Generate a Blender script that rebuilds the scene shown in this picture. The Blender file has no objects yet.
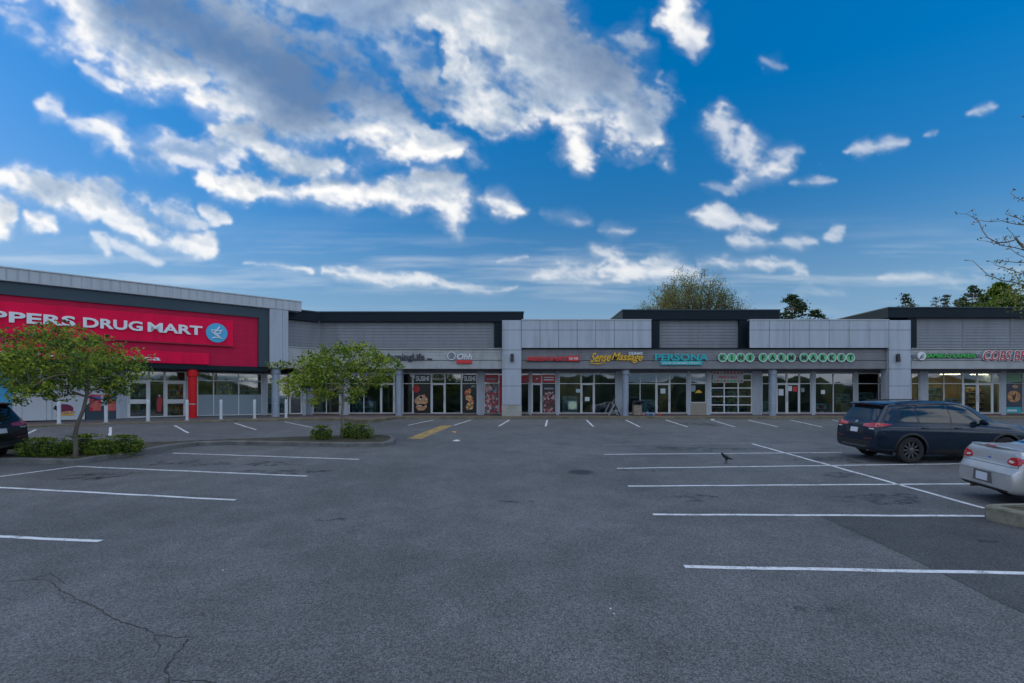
import bpy, bmesh, math, random
import numpy as np
from mathutils import Vector, Matrix
from mathutils.bvhtree import BVHTree
random.seed(7)
R = math.radians
S = bpy.context.scene
COL = S.collection
# ---------------------------------------------------------------- camera maths (used to read positions off the photo onto real surfaces)
F, HX, HY, CH = 530.0, 512.0, 396.0, 2.35
K = 16.0 / 530.0
def sst(t):
    t = max(0.0, min(1.0, t)); return t * t * (3 - 2 * t)
def zg(x, y):                                   # height of the lot: it climbs 3 % towards the shops
    return K * max(-30.0, min(y, 32.0)) + 0.33 * sst((-x - 9) / 11) * sst((y - 16.5) / 5.5)
def G(px, py, dz=0.0):                          # a photo pixel -> the point of the lot it shows
    lo, hi = .5, 90.0
    for _ in range(60):
        y = (lo + hi) / 2; x = (px - HX) / F * y
        if HY + F * (CH - zg(x, y) - dz) / y > py: lo = y
        else: hi = y
    return Vector((x, y, zg(x, y) + dz))
def at(px, py, Y):
    return Vector(((px - HX) / F * Y, Y, CH + (HY - py) * Y / F))
class Plane:
    """a vertical building plane: a along it (to the right), d out towards the lot, z up"""
    def __init__(s, o, ex, n): s.o, s.ex, s.n = Vector((*o, 0)), Vector((*ex, 0)), Vector((*n, 0))
    def P(s, a, d, z): q = s.o + s.ex * a + s.n * d; return Vector((q.x, q.y, z))
    def A(s, px, d=0.0):
        r = (px - HX) / F; o = s.o + s.n * d
        return (r * o.y - o.x) / (s.ex.x - r * s.ex.y)
    def Z(s, px, py, d=0.0):
        o = s.o + s.n * d; return CH + (HY - py) * (o.y + s.ex.y * s.A(px, d)) / F
FR = Plane((0, 33.4), (1, 0), (0, -1))
AN = Plane((-12.09, 33.4), (.7483, .6636), (.6636, -.7483))
FLOOR = 1.10
# ---------------------------------------------------------------- mesh helpers
class MB:
    def __init__(s): s.v, s.f, s.m = [], [], []
    def quad(s, pts, mi=0):
        b = len(s.v); s.v += [tuple(p) for p in pts]; s.f.append(tuple(range(b, b + len(pts)))); s.m.append(mi)
    def hexa(s, p, mi=0):                        # p: 8 corners, bottom ring then top ring
        b = len(s.v); s.v += [tuple(q) for q in p]
        for f in ((3, 2, 1, 0), (4, 5, 6, 7), (0, 1, 5, 4), (1, 2, 6, 5), (2, 3, 7, 6), (3, 0, 4, 7)):
            s.f.append(tuple(b + i for i in f)); s.m.append(mi)
    def box(s, x0, x1, y0, y1, z0, z1, mi=0):
        s.hexa([(x0, y0, z0), (x1, y0, z0), (x1, y1, z0), (x0, y1, z0), (x0, y0, z1), (x1, y0, z1), (x1, y1, z1), (x0, y1, z1)], mi)
    def pbox(s, pl, a0, a1, d0, d1, z0, z1, mi=0):   # box on a Plane, d0 nearer the viewer
        P = pl.P
        s.hexa([P(a0, d0, z0), P(a1, d0, z0), P(a1, d1, z0), P(a0, d1, z0), P(a0, d0, z1), P(a1, d0, z1), P(a1, d1, z1), P(a0, d1, z1)], mi)
    def tube(s, pts, rad, n=8, mi=0, cap=True):
        pts = [Vector(p) for p in pts]; rings = []
        for i, p in enumerate(pts):
            t = (pts[min(i + 1, len(pts) - 1)] - pts[max(i - 1, 0)]).normalized()
            u = t.orthogonal().normalized() if i == 0 else (u - t * u.dot(t)).normalized()
            w = t.cross(u); r = rad[i] if isinstance(rad, (list, tuple)) else rad
            b = len(s.v); rings.append(b)
            for k in range(n):
                q = p + (u * math.cos(2 * math.pi * k / n) + w * math.sin(2 * math.pi * k / n)) * r
                s.v.append(tuple(q))
        for i in range(len(rings) - 1):
            for k in range(n):
                s.f.append((rings[i] + k, rings[i] + (k + 1) % n, rings[i + 1] + (k + 1) % n, rings[i + 1] + k)); s.m.append(mi)
        if cap:
            s.f.append(tuple(rings[0] + k for k in reversed(range(n)))); s.m.append(mi)
            s.f.append(tuple(rings[-1] + k for k in range(n))); s.m.append(mi)
    def lathe(s, prof, c=(0, 0, 0), n=24, mi=0, axis='z', cap=True):     # prof: (radius, height) pairs
        rings = []
        for (r, h) in prof:
            b = len(s.v); rings.append(b)
            for k in range(n):
                a = 2 * math.pi * k / n
                q = (r * math.cos(a), r * math.sin(a), h) if axis == 'z' else (r * math.cos(a), h, r * math.sin(a))
                s.v.append((q[0] + c[0], q[1] + c[1], q[2] + c[2]))
        for i in range(len(rings) - 1):
            for k in range(n):
                s.f.append((rings[i] + k, rings[i] + (k + 1) % n, rings[i + 1] + (k + 1) % n, rings[i + 1] + k)); s.m.append(mi)
        if not cap: return
        s.f.append(tuple(rings[0] + k for k in reversed(range(n)))); s.m.append(mi)
        s.f.append(tuple(rings[-1] + k for k in range(n))); s.m.append(mi)
    def disc(s, c, u, w, r, th, n=24, mi=0):     # flat disc, u/w its axes, thickness along u x w
        nn = u.cross(w).normalized() * th
        s.tube([c, c + nn], r, n, mi)
def root_loc(o):
    while o.parent: o = o.parent
    return o.location
def put(name, mb, mats, parent=None, smooth=False, loc=None, bevel=0):
    """links what mb collected as ONE mesh object; world coordinates are turned into the root's"""
    me = bpy.data.meshes.new(name)
    off = Vector(root_loc(parent)) if parent else Vector(loc or (0, 0, 0))
    v = np.array(mb.v, dtype=float) - np.array(off)
    me.from_pydata(v.tolist(), [], mb.f)
    if not isinstance(mats, (list, tuple)): mats = [mats]
    for m in mats: me.materials.append(m)
    if len(mats) > 1: me.polygons.foreach_set('material_index', mb.m)
    if smooth: me.polygons.foreach_set('use_smooth', [True] * len(me.polygons))
    bm = bmesh.new(); bm.from_mesh(me); bmesh.ops.recalc_face_normals(bm, faces=bm.faces); bm.to_mesh(me); bm.free()
    o = bpy.data.objects.new(name, me); COL.objects.link(o)
    if parent: o.parent = parent
    else: o.location = off
    if bevel:
        b = o.modifiers.new('bevel', 'BEVEL'); b.width = bevel; b.segments = 2; b.limit_method = 'ANGLE'
    return o
def tag(o, label=None, cat=None, group=None, kind=None):
    for k, v in (('label', label), ('category', cat), ('group', group), ('kind', kind)):
        if v: o[k] = v
    return o
def thing(name, label, cat, loc=(0, 0, 0), group=None):
    o = bpy.data.objects.new(name, None); COL.objects.link(o); o.location = loc; o.empty_display_size = .2
    return tag(o, label, cat, group)
def structure(name, mb, mats, **k): return tag(put(name, mb, mats, **k), kind='structure')
def copy_tree(o, parent=None):
    c = o.copy(); COL.objects.link(c)
    if parent: c.parent = parent
    for ch in list(o.children): copy_tree(ch, c)
    return c
def text_geo(s, bold=0.0, shear=0.0, space=1.0):
    """builtin-font outlines as flat triangles, scaled to the unit box"""
    cu = bpy.data.curves.new('t', 'FONT'); cu.body = s; cu.offset = bold; cu.shear = shear; cu.space_character = space
    cu.resolution_u = 3
    ob = bpy.data.objects.new('t', cu); COL.objects.link(ob)
    dg = bpy.context.evaluated_depsgraph_get(); dg.update()
    me = bpy.data.meshes.new_from_object(ob.evaluated_get(dg))
    v = np.array([tuple(x.co) for x in me.vertices]); f = [tuple(p.vertices) for p in me.polygons]
    bpy.data.objects.remove(ob); bpy.data.curves.remove(cu); bpy.data.meshes.remove(me)
    lo, hi = v[:, :2].min(0), v[:, :2].max(0)
    return (v[:, :2] - lo) / (hi - lo), f, (hi - lo)[0] / (hi - lo)[1]
def letters(mb, pl, s, a0, a1, z0, z1, d, th=.05, bold=0.02, shear=0.0, mi=0, wave=None):
    """raised letters on a Plane: front face at d, sides back to d-th"""
    uv, f, _ = text_geo(s, bold, shear)
    fr = [pl.P(a0 + (a1 - a0) * u, d, z0 + (z1 - z0) * (v + (wave(u) if wave else 0))) for u, v in uv]
    bk = [p - Vector((pl.n.x, pl.n.y, 0)) * th for p in fr]
    b = len(mb.v); n = len(fr); mb.v += [tuple(p) for p in fr] + [tuple(p) for p in bk]
    cnt = {}
    for t in f:
        mb.f.append(tuple(b + i for i in t)); mb.m.append(mi)
        for i in range(len(t)):
            e = (t[i], t[(i + 1) % len(t)]); cnt[e] = cnt.get(e, 0) + 1
    for (i, j) in cnt:
        if (j, i) not in cnt:
            mb.f.append((b + j, b + i, b + n + i, b + n + j)); mb.m.append(mi)
# ---------------------------------------------------------------- materials
def newmat(name):
    m = bpy.data.materials.new(name); m.use_nodes = True
    nt = m.node_tree; return m, nt, nt.nodes['Principled BSDF']
def N(nt, typ, **k):
    n = nt.nodes.new(typ)
    for a, b in k.items():
        if hasattr(n, a): setattr(n, a, b)
        else: n.inputs[a].default_value = b
    return n
def sv(n, name, v): n.inputs[name].default_value = v
def mat(name, col, rough=.6, var=.12, scale=2.0, metal=0.0, bump=0.0, bscale=60.0, stretch=(1, 1, 1), coat=0.0, dirt=None, emit=0.0, spec=.5):
    """colour broken up by two noises; optional grime tint and bump"""
    m, nt, b = newmat(name); L = nt.links.new
    tc = N(nt, 'ShaderNodeTexCoord'); mp = N(nt, 'ShaderNodeMapping'); sv(mp, 'Scale', stretch)
    L(tc.outputs['Object'], mp.inputs['Vector'])
    n1 = N(nt, 'ShaderNodeTexNoise'); sv(n1, 'Scale', scale); sv(n1, 'Detail', 6); L(mp.outputs[0], n1.inputs['Vector'])
    r = N(nt, 'ShaderNodeMapRange'); sv(r, 'From Min', .25); sv(r, 'From Max', .75); sv(r, 'To Min', 1 - var); sv(r, 'To Max', 1 + var)
    L(n1.outputs['Fac'], r.inputs['Value'])
    mx = N(nt, 'ShaderNodeMix', data_type='RGBA', blend_type='MULTIPLY'); mx.inputs[0].default_value = 1
    mx.inputs[6].default_value = (*col, 1); L(r.outputs[0], mx.inputs[7])
    out = mx.outputs[2]
    if dirt:
        n2 = N(nt, 'ShaderNodeTexNoise'); sv(n2, 'Scale', scale * 1.7); sv(n2, 'Detail', 8); sv(n2, 'Roughness', .65); L(mp.outputs[0], n2.inputs['Vector'])
        r2 = N(nt, 'ShaderNodeMapRange'); sv(r2, 'From Min', .48); sv(r2, 'From Max', .72); sv(r2, 'To Max', dirt[3]); L(n2.outputs['Fac'], r2.inputs['Value'])
        m2 = N(nt, 'ShaderNodeMix', data_type='RGBA'); L(r2.outputs[0], m2.inputs[0]); L(out, m2.inputs[6]); m2.inputs[7].default_value = (*dirt[:3], 1); out = m2.outputs[2]
    L(out, b.inputs['Base Color'])
    sv(b, 'Roughness', rough); sv(b, 'Metallic', metal); sv(b, 'Coat Weight', coat); sv(b, 'Specular IOR Level', spec)
    if emit: L(out, b.inputs['Emission Color']); sv(b, 'Emission Strength', emit)
    if bump:
        n3 = N(nt, 'ShaderNodeTexNoise'); sv(n3, 'Scale', bscale); sv(n3, 'Detail', 4); L(tc.outputs['Object'], n3.inputs['Vector'])
        bp = N(nt, 'ShaderNodeBump'); sv(bp, 'Strength', bump); sv(bp, 'Distance', .01); L(n3.outputs['Fac'], bp.inputs['Height']); L(bp.outputs[0], b.inputs['Normal'])
    return m
def glass(name, tint=(.75, .85, .88), refl=1.0, base=.06):
    """thin pane: tinted see-through plus Fresnel reflection"""
    m, nt, b = newmat(name); L = nt.links.new; nt.nodes.remove(b)
    t = N(nt, 'ShaderNodeBsdfTransparent'); t.inputs[0].default_value = (*tint, 1)
    g = N(nt, 'ShaderNodeBsdfGlossy'); g.inputs['Roughness'].default_value = .02; g.inputs[0].default_value = (refl, refl, refl, 1)
    fr = N(nt, 'ShaderNodeFresnel'); sv(fr, 'IOR', 1.6)
    ad = N(nt, 'ShaderNodeMath', operation='MULTIPLY_ADD'); ad.inputs[1].default_value = 1.9; ad.inputs[2].default_value = base; ad.use_clamp = True
    L(fr.outputs[0], ad.inputs[0])
    mx = N(nt, 'ShaderNodeMixShader'); L(ad.outputs[0], mx.inputs[0]); L(t.outputs[0], mx.inputs[1]); L(g.outputs[0], mx.inputs[2])
    L(mx.outputs[0], nt.nodes['Material Output'].inputs['Surface'])
    return m
def asphalt(name, dark=1.0):
    m, nt, b = newmat(name); L = nt.links.new
    tc = N(nt, 'ShaderNodeTexCoord')
    big = N(nt, 'ShaderNodeTexNoise'); sv(big, 'Scale', .16); sv(big, 'Detail', 7); sv(big, 'Roughness', .6); L(tc.outputs['Object'], big.inputs['Vector'])
    mid = N(nt, 'ShaderNodeTexNoise'); sv(mid, 'Scale', 1.3); sv(mid, 'Detail', 8); sv(mid, 'Roughness', .7); L(tc.outputs['Object'], mid.inputs['Vector'])
    vo = N(nt, 'ShaderNodeTexVoronoi'); sv(vo, 'Scale', 75); L(tc.outputs['Object'], vo.inputs['Vector'])
    fine = N(nt, 'ShaderNodeTexNoise'); sv(fine, 'Scale', 85); sv(fine, 'Detail', 5); sv(fine, 'Roughness', .75); L(tc.outputs['Object'], fine.inputs['Vector'])
    cr = N(nt, 'ShaderNodeValToRGB'); e = cr.color_ramp.elements
    e[0].position = .3; e[0].color = (.086 * dark, .088 * dark, .091 * dark, 1); e[1].position = .72; e[1].color = (.148 * dark, .150 * dark, .154 * dark, 1)
    L(big.outputs['Fac'], cr.inputs['Fac'])
    r1 = N(nt, 'ShaderNodeMapRange'); sv(r1, 'From Min', .3); sv(r1, 'From Max', .7); sv(r1, 'To Min', .80); sv(r1, 'To Max', 1.2); L(mid.outputs['Fac'], r1.inputs['Value'])
    bw = N(nt, 'ShaderNodeRGBToBW'); L(vo.outputs['Color'], bw.inputs[0])
    pw = N(nt, 'ShaderNodeMapRange'); sv(pw, 'From Min', .2); sv(pw, 'From Max', .95); sv(pw, 'To Min', .52); sv(pw, 'To Max', 1.66); L(bw.outputs[0], pw.inputs['Value'])
    r2 = N(nt, 'ShaderNodeMapRange'); sv(r2, 'From Min', .3); sv(r2, 'From Max', .7); sv(r2, 'To Min', .62); sv(r2, 'To Max', 1.4); L(fine.outputs['Fac'], r2.inputs['Value'])
    a = N(nt, 'ShaderNodeMath', operation='MULTIPLY'); L(r1.outputs[0], a.inputs[0]); L(pw.outputs[0], a.inputs[1])
    a2 = N(nt, 'ShaderNodeMath', operation='MULTIPLY'); L(a.outputs[0], a2.inputs[0]); L(r2.outputs[0], a2.inputs[1])
    mx = N(nt, 'ShaderNodeMix', data_type='RGBA', blend_type='MULTIPLY'); mx.inputs[0].default_value = 1
    L(cr.outputs[0], mx.inputs[6]); L(a2.outputs[0], mx.inputs[7])
    # oil drips and tyre-dark blotches
    oil = N(nt, 'ShaderNodeTexNoise'); sv(oil, 'Scale', .55); sv(oil, 'Detail', 5); sv(oil, 'Distortion', .6)
    mp = N(nt, 'ShaderNodeMapping'); sv(mp, 'Scale', (.6, 1.3, 1)); sv(mp, 'Location', (3.7, 1.9, 0)); L(tc.outputs['Object'], mp.inputs[0]); L(mp.outputs[0], oil.inputs['Vector'])
    ro = N(nt, 'ShaderNodeMapRange'); sv(ro, 'From Min', .63); sv(ro, 'From Max', .80); sv(ro, 'To Max', .45); L(oil.outputs['Fac'], ro.inputs['Value'])
    m2 = N(nt, 'ShaderNodeMix', data_type='RGBA'); L(ro.outputs[0], m2.inputs[0]); L(mx.outputs[2], m2.inputs[6]); m2.inputs[7].default_value = (.02, .02, .021, 1)
    L(m2.outputs[2], b.inputs['Base Color']); sv(b, 'Roughness', .82); sv(b, 'Specular IOR Level', .35)
    bp = N(nt, 'ShaderNodeBump'); sv(bp, 'Strength', .5); sv(bp, 'Distance', .006); L(a2.outputs[0], bp.inputs['Height']); L(bp.outputs[0], b.inputs['Normal'])
    return m
def worn_paint(name, col, under=(.09, .094, .098), wear=.5):
    m, nt, b = newmat(name); L = nt.links.new; tc = N(nt, 'ShaderNodeTexCoord')
    n1 = N(nt, 'ShaderNodeTexNoise'); sv(n1, 'Scale', 5); sv(n1, 'Detail', 10); sv(n1, 'Roughness', .75); L(tc.outputs['Object'], n1.inputs['Vector'])
    n2 = N(nt, 'ShaderNodeTexVoronoi'); sv(n2, 'Scale', 75); L(tc.outputs['Object'], n2.inputs['Vector'])
    bw = N(nt, 'ShaderNodeRGBToBW'); L(n2.outputs['Color'], bw.inputs[0])
    ad = N(nt, 'ShaderNodeMath', operation='MULTIPLY_ADD'); L(bw.outputs[0], ad.inputs[0]); ad.inputs[1].default_value = .25; L(n1.outputs['Fac'], ad.inputs[2])
    r = N(nt, 'ShaderNodeMapRange'); sv(r, 'From Min', wear + .12); sv(r, 'From Max', wear + .34); L(ad.outputs[0], r.inputs['Value'])
    mx = N(nt, 'ShaderNodeMix', data_type='RGBA'); L(r.outputs[0], mx.inputs[0]); mx.inputs[6].default_value = (*col, 1); mx.inputs[7].default_value = (*under, 1)
    L(mx.outputs[2], b.inputs['Base Color']); sv(b, 'Roughness', .7)
    bp = N(nt, 'ShaderNodeBump'); sv(bp, 'Strength', .3); sv(bp, 'Distance', .004); L(bw.outputs[0], bp.inputs['Height']); L(bp.outputs[0], b.inputs['Normal'])
    return m
def leafmat(name, c, trans=.35):
    m, nt, b = newmat(name); L = nt.links.new
    oi = N(nt, 'ShaderNodeTexNoise'); tc = N(nt, 'ShaderNodeTexCoord'); sv(oi, 'Scale', 9); L(tc.outputs['Object'], oi.inputs['Vector'])
    r = N(nt, 'ShaderNodeMapRange'); sv(r, 'From Min', .3); sv(r, 'From Max', .7); sv(r, 'To Min', .6); sv(r, 'To Max', 1.45); L(oi.outputs['Fac'], r.inputs['Value'])
    mx = N(nt, 'ShaderNodeMix', data_type='RGBA', blend_type='MULTIPLY'); mx.inputs[0].default_value = 1; mx.inputs[6].default_value = (*c, 1); L(r.outputs[0], mx.inputs[7])
    L(mx.outputs[2], b.inputs['Base Color']); sv(b, 'Roughness', .55); sv(b, 'Specular IOR Level', .3)
    t = N(nt, 'ShaderNodeBsdfTranslucent'); L(mx.outputs[2], t.inputs[0])
    ms = N(nt, 'ShaderNodeMixShader'); ms.inputs[0].default_value = trans; L(b.outputs[0], ms.inputs[1]); L(t.outputs[0], ms.inputs[2])
    L(ms.outputs[0], nt.nodes['Material Output'].inputs['Surface'])
    return m
def busy(name, cols, scale=3.0, stretch=(1, 1, 1), rough=.4, vor=True):
    """irregular printed / stocked colours"""
    m, nt, b = newmat(name); L = nt.links.new; tc = N(nt, 'ShaderNodeTexCoord'); mp = N(nt, 'ShaderNodeMapping'); sv(mp, 'Scale', stretch); L(tc.outputs['Object'], mp.inputs[0])
    if vor:
        v = N(nt, 'ShaderNodeTexVoronoi'); sv(v, 'Scale', scale); L(mp.outputs[0], v.inputs['Vector']); bw = N(nt, 'ShaderNodeSeparateColor'); L(v.outputs['Color'], bw.inputs[0]); src = bw.outputs[0]
    else:
        v = N(nt, 'ShaderNodeTexNoise'); sv(v, 'Scale', scale); sv(v, 'Detail', 5); sv(v, 'Distortion', 1.2); L(mp.outputs[0], v.inputs['Vector']); q = N(nt, 'ShaderNodeMapRange'); sv(q, 'From Min', .3); sv(q, 'From Max', .7); L(v.outputs['Fac'], q.inputs['Value']); src = q.outputs[0]
    cr = N(nt, 'ShaderNodeValToRGB'); cr.color_ramp.interpolation = 'CONSTANT' if vor else 'LINEAR'
    while len(cr.color_ramp.elements) < len(cols): cr.color_ramp.elements.new(.5)
    for i, c in enumerate(cols): cr.color_ramp.elements[i].position = i / len(cols); cr.color_ramp.elements[i].color = (*c, 1)
    L(src, cr.inputs[0]); L(cr.outputs[0], b.inputs['Base Color']); sv(b, 'Roughness', rough)
    return m
M = dict(
    asphalt=asphalt('asphalt'), patch=asphalt('asphalt_patch', .62), old=asphalt('old_asphalt', .8),
    line=worn_paint('white_paint', (.68, .69, .72), wear=.50), fade=worn_paint('faded_paint', (.26, .25, .22), wear=.42), yellow=worn_paint('yellow_paint', (.58, .35, .06), wear=.40),
    kerb=mat('kerb_concrete', (.155, .155, .155), .9, .25, 1.5, bump=.6, bscale=25, dirt=(.06, .065, .05, .8)),
    mosskerb=mat('mossy_kerb', (.17, .15, .10), .9, .3, 1.2, bump=.5, dirt=(.07, .075, .03, .9)),
    soil=mat('soil', (.07, .055, .035), .95, .4, 3, bump=1, bscale=14, dirt=(.05, .07, .02, .7)),
    walk=mat('brick_walk', (.13, .09, .085), .85, .3, 1.6, bump=.4),
    white=mat('white_panel', (.39, .43, .495), .5, .10, 1.1, stretch=(1.6, 1.6, .16), dirt=(.22, .235, .25, .5)),
    whitewall=mat('white_wall', (.40, .44, .50), .6, .10, 1.2, stretch=(2, 2, .25), dirt=(.22, .23, .24, .5)),
    frame=mat('white_frame', (.60, .61, .62), .45, .05),
    band=mat('grey_band', (.195, .195, .21), .6, .10, .9, stretch=(1.2, 1.2, .4), dirt=(.10, .10, .10, .5)),
    band2=mat('pale_band', (.37, .38, .39), .6, .10, .9, stretch=(1.2, 1.2, .4), dirt=(.19, .19, .18, .55)),
    siding=mat('grey_siding', (.20, .21, .235), .55, .10, .9, stretch=(1.4, 1.4, .25), dirt=(.12, .125, .135, .5)),
    navy=mat('dark_metal', (.005, .014, .022), .6, .15, .8, spec=.22), teal=mat('slate_metal', (.045, .07, .09), .55, .10, .6, stretch=(.8, .8, .2), spec=.25),
    ribbed=mat('pale_ribbed_metal', (.42, .45, .48), .45, .1, .8, stretch=(4, 4, .2)),
    red=mat('crimson_panel', (.80, .004, .062), .6, .10, .8, stretch=(1.2, 1.2, .2), spec=.15, dirt=(.52, .004, .045, .6)), reddark=mat('crimson_trim', (.33, .004, .03), .45, .06, .8), redpost=mat('red_post', (.6, .01, .015), .5, .06, spec=.25),
    redwall=mat('crimson_wall', (.52, .008, .058), .6, .10, .8, stretch=(1.2, 1.2, .2), spec=.2, dirt=(.38, .006, .045, .6)),
    sky=mat('blue_disc', (.05, .40, .68), .4, .03), letter=mat('pale_letter', (.74, .76, .80), .4, .03),
    bluecol=mat('blue_grey_column', (.27, .32, .39), .55, .08, 1.5), concrete=mat('base_concrete', (.36, .36, .34), .85, .12, 2.0, bump=.3, dirt=(.20, .20, .10, .6)),
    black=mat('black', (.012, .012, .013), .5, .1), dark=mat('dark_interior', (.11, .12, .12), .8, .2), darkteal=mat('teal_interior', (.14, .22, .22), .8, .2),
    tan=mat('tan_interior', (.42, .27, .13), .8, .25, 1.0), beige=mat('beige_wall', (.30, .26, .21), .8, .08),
    roof=mat('roof_felt', (.10, .10, .11), .9, .15),
    glass=glass('shop_glass', (.56, .76, .80)), frost=mat('frosted_film', (.23, .29, .33), .35, .06, 1.0), filmwhite=mat('white_film', (.56, .58, .62), .35, .04),
    bollard=mat('bollard_paint', (.60, .62, .66), .5, .05), bark=mat('bark', (.13, .11, .09), .9, .35, 6, bump=.8, bscale=30, stretch=(1, 1, .3)), paletrunk=mat('pale_bark', (.24, .20, .16), .9, .3, 6, bump=.6, bscale=30, stretch=(1, 1, .3)),
    tin=mat('brushed_metal', (.45, .46, .48), .35, .05, 3, metal=.9), wood=mat('brown_board', (.20, .10, .045), .6, .2, 2, stretch=(3, 3, .3)),
)
EXPO, SKY_STR, SUN_E = 1.0, .1, 2.0
SKY_SAT, SKY_VAL, SKY_TINT = 1.0, 1.0, (1, 1, 1)
CL_GAIN = 8.0
CL_DARK, CL_MID, CL_LIGHT = (.16, .22, .34, 1), (.50, .55, .63, 1), (1, .96, .90, 1)
EXPO = 1.25
SKY_SAT, SKY_VAL, SKY_TINT = 1.4, 1.0, (1, .80, .945)
SKY_LOW, SKY_HIGH = .60, 1.5
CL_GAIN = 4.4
REAR_CUT, REAR_GAIN = .42, 1.5  # clouds behind the camera: cover, and gain added to brighten facade and lot
SUN_E = 1.0
HAZE = (1.08, 1.84, 2.78, 1)
CL_DARK, CL_MID, CL_LIGHT = (.15, .225, .36, 1), (.46, .55, .67, 1), (1, .985, .96, 1)
# ================================================================= THE SETTING
def axis_vals(segs):
    out = [segs[0][0]]
    for (a, b, st) in segs:
        n = max(1, round((b - a) / st)); out += [a + (b - a) * (i + 1) / n for i in range(n)]
    return out
xs = axis_vals([(-600, -100, 100), (-100, -40, 10), (-40, 40, .5), (40, 100, 10), (100, 600, 100)])
ys = axis_vals([(-600, -100, 100), (-100, -6, 4), (-6, 36, .5), (36, 100, 8), (100, 600, 100)])
mb = MB(); nx = len(xs)
for y in ys:
    for x in xs: mb.v.append((x, y, zg(x, y)))
for j in range(len(ys) - 1):
    for i in range(nx - 1): mb.f.append((j * nx + i, j * nx + i + 1, (j + 1) * nx + i + 1, (j + 1) * nx + i)); mb.m.append(0)
structure('parking_lot', mb, M['asphalt'], smooth=True)

def stripe(p, q, w, m, name='parking_line', dz=.006):
    mb = MB(); p, q = Vector((p.x, p.y, 0)), Vector((q.x, q.y, 0)); t = (q - p).normalized(); n = Vector((-t.y, t.x, 0)) * w / 2
    k = max(2, int((q - p).length / .45)); rows = []
    for i in range(k + 1):
        c = p.lerp(q, i / k) + n / n.length * .010 * math.sin(i * 1.7 + p.x)
        for s in (-1, 1):
            v = c + n * s; mb.v.append((v.x, v.y, zg(v.x, v.y) + dz))
    for i in range(k): mb.f.append((2 * i, 2 * i + 1, 2 * i + 3, 2 * i + 2)); mb.m.append(0)
    return structure(name, mb, m)
for a, b, c, d in ((604.5, 454.5, 842, 452.6), (617, 468.5, 990, 463.5), (628, 486.3, 1000, 483.8), (653, 514.7, 986, 516.2), (684.5, 567, 1100, 575),
                   (752, 443.8, 984.5, 508.5), (172.5, 453.2, 359, 459.5), (75, 466.5, 307, 476.3), (-60, 484.5, 235, 500.3), (-60, 534, 100, 541.5), (-60, 484.6, 75, 466.8)):
    stripe(G(a, b), G(c, d), .105, M['line'])
stripe(G(602, 444.6), G(750, 443.6), .12, M['fade'])
for a, b, c, d in ((408, 425.4, 433.7, 420), (453.9, 425.4, 470.8, 420), (498.8, 426.3, 509.4, 420), (545.6, 426.5, 547.3, 420), (593.2, 426.5, 586.4, 420), (639.9, 427, 625.7, 420),
                   (687.6, 427, 665.7, 420), (735, 427, 711, 420), (778, 427, 748, 420), (822, 427, 790, 420), (866, 427, 832, 420), (36, 429.6, 20, 438.5), (110.5, 427.3, 110, 435.8), (174.8, 425.6, 188.2, 433.1), (234.8, 423.2, 256.2, 429.9), (284.2, 421.8, 312.3, 427.4)):
    stripe(G(a, b), G(c, d), .10, M['line'])
stripe(G(414, 438.9), G(447.5, 425.4), .62, M['yellow'], 'yellow_marking', .005)
def sheet(name, px, m, dz):                     # a flat sheet laid on the lot
    bm = bmesh.new(); vs = [bm.verts.new((p.x, p.y, 0)) for p in (G(*q) for q in px)]
    bm.faces.new(vs)
    bmesh.ops.triangulate(bm, faces=bm.faces)
    for _ in range(3): bmesh.ops.subdivide_edges(bm, edges=bm.edges, cuts=1, use_grid_fill=True)
    mb = MB(); ix = {v: i for i, v in enumerate(bm.verts)}
    mb.v = [(v.co.x, v.co.y, zg(v.co.x, v.co.y) + dz) for v in bm.verts]
    mb.f = [tuple(ix[v] for v in f.verts) for f in bm.faces]; mb.m = [0] * len(mb.f); bm.free()
    return structure(name, mb, m)
sheet('asphalt_patch', [(822, 517), (1010, 517.5), (1120, 522), (1140, 650), (1024, 614), (980, 592), (937, 571), (880, 543)], M['patch'], .003)
def crack(px, w):
    mb = MB(); rnd = random.Random(len(px)); P = [G(*p) for p in px]; Q = []
    for i in range(len(P) - 1):
        n = max(2, int((P[i + 1] - P[i]).length / .03))
        for k in range(n): Q.append(P[i].lerp(P[i + 1], k / n))
    off = 0
    for i, c in enumerate(Q):
        off = off * .8 + rnd.uniform(-.012, .012); ww = w * rnd.uniform(.25, 1.0)
        t = (Q[min(i + 1, len(Q) - 1)] - Q[max(i - 1, 0)]); t.z = 0; t.normalize(); n = Vector((-t.y, t.x, 0))
        for s in (-1, 1):
            v = c + n * (off + s * ww); mb.v.append((v.x, v.y, zg(v.x, v.y) + .004))
    for i in range(len(Q) - 1): mb.f.append((2 * i, 2 * i + 1, 2 * i + 3, 2 * i + 2)); mb.m.append(0)
    structure('pavement_crack', mb, mat('crack_dark', (.04, .04, .042), .95, .5, 4))
cz = lambda *l: [(x / 2, 420 + y / 2) for x, y in l]
crack(cz((-40, 330), (0, 325), (90, 318), (130, 345), (180, 370), (230, 400), (270, 410), (310, 430), (350, 437), (385, 435)), .008)
crack(cz((375, 438), (350, 470), (330, 500), (345, 526), (350, 560)), .009)
crack(cz((60, 318), (100, 308), (130, 330)), .007); crack(cz((310, 430), (318, 455), (300, 480)), .006); crack(cz((345, 520), (400, 522), (440, 530)), .008)
crack(cz((120, 345), (128, 365), (190, 372)), .005)
# old seam across the lot and the dark seam of the patch
crack([(822, 517.5), (880, 543), (937, 571), (980, 592), (1024, 614)], .006)

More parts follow.
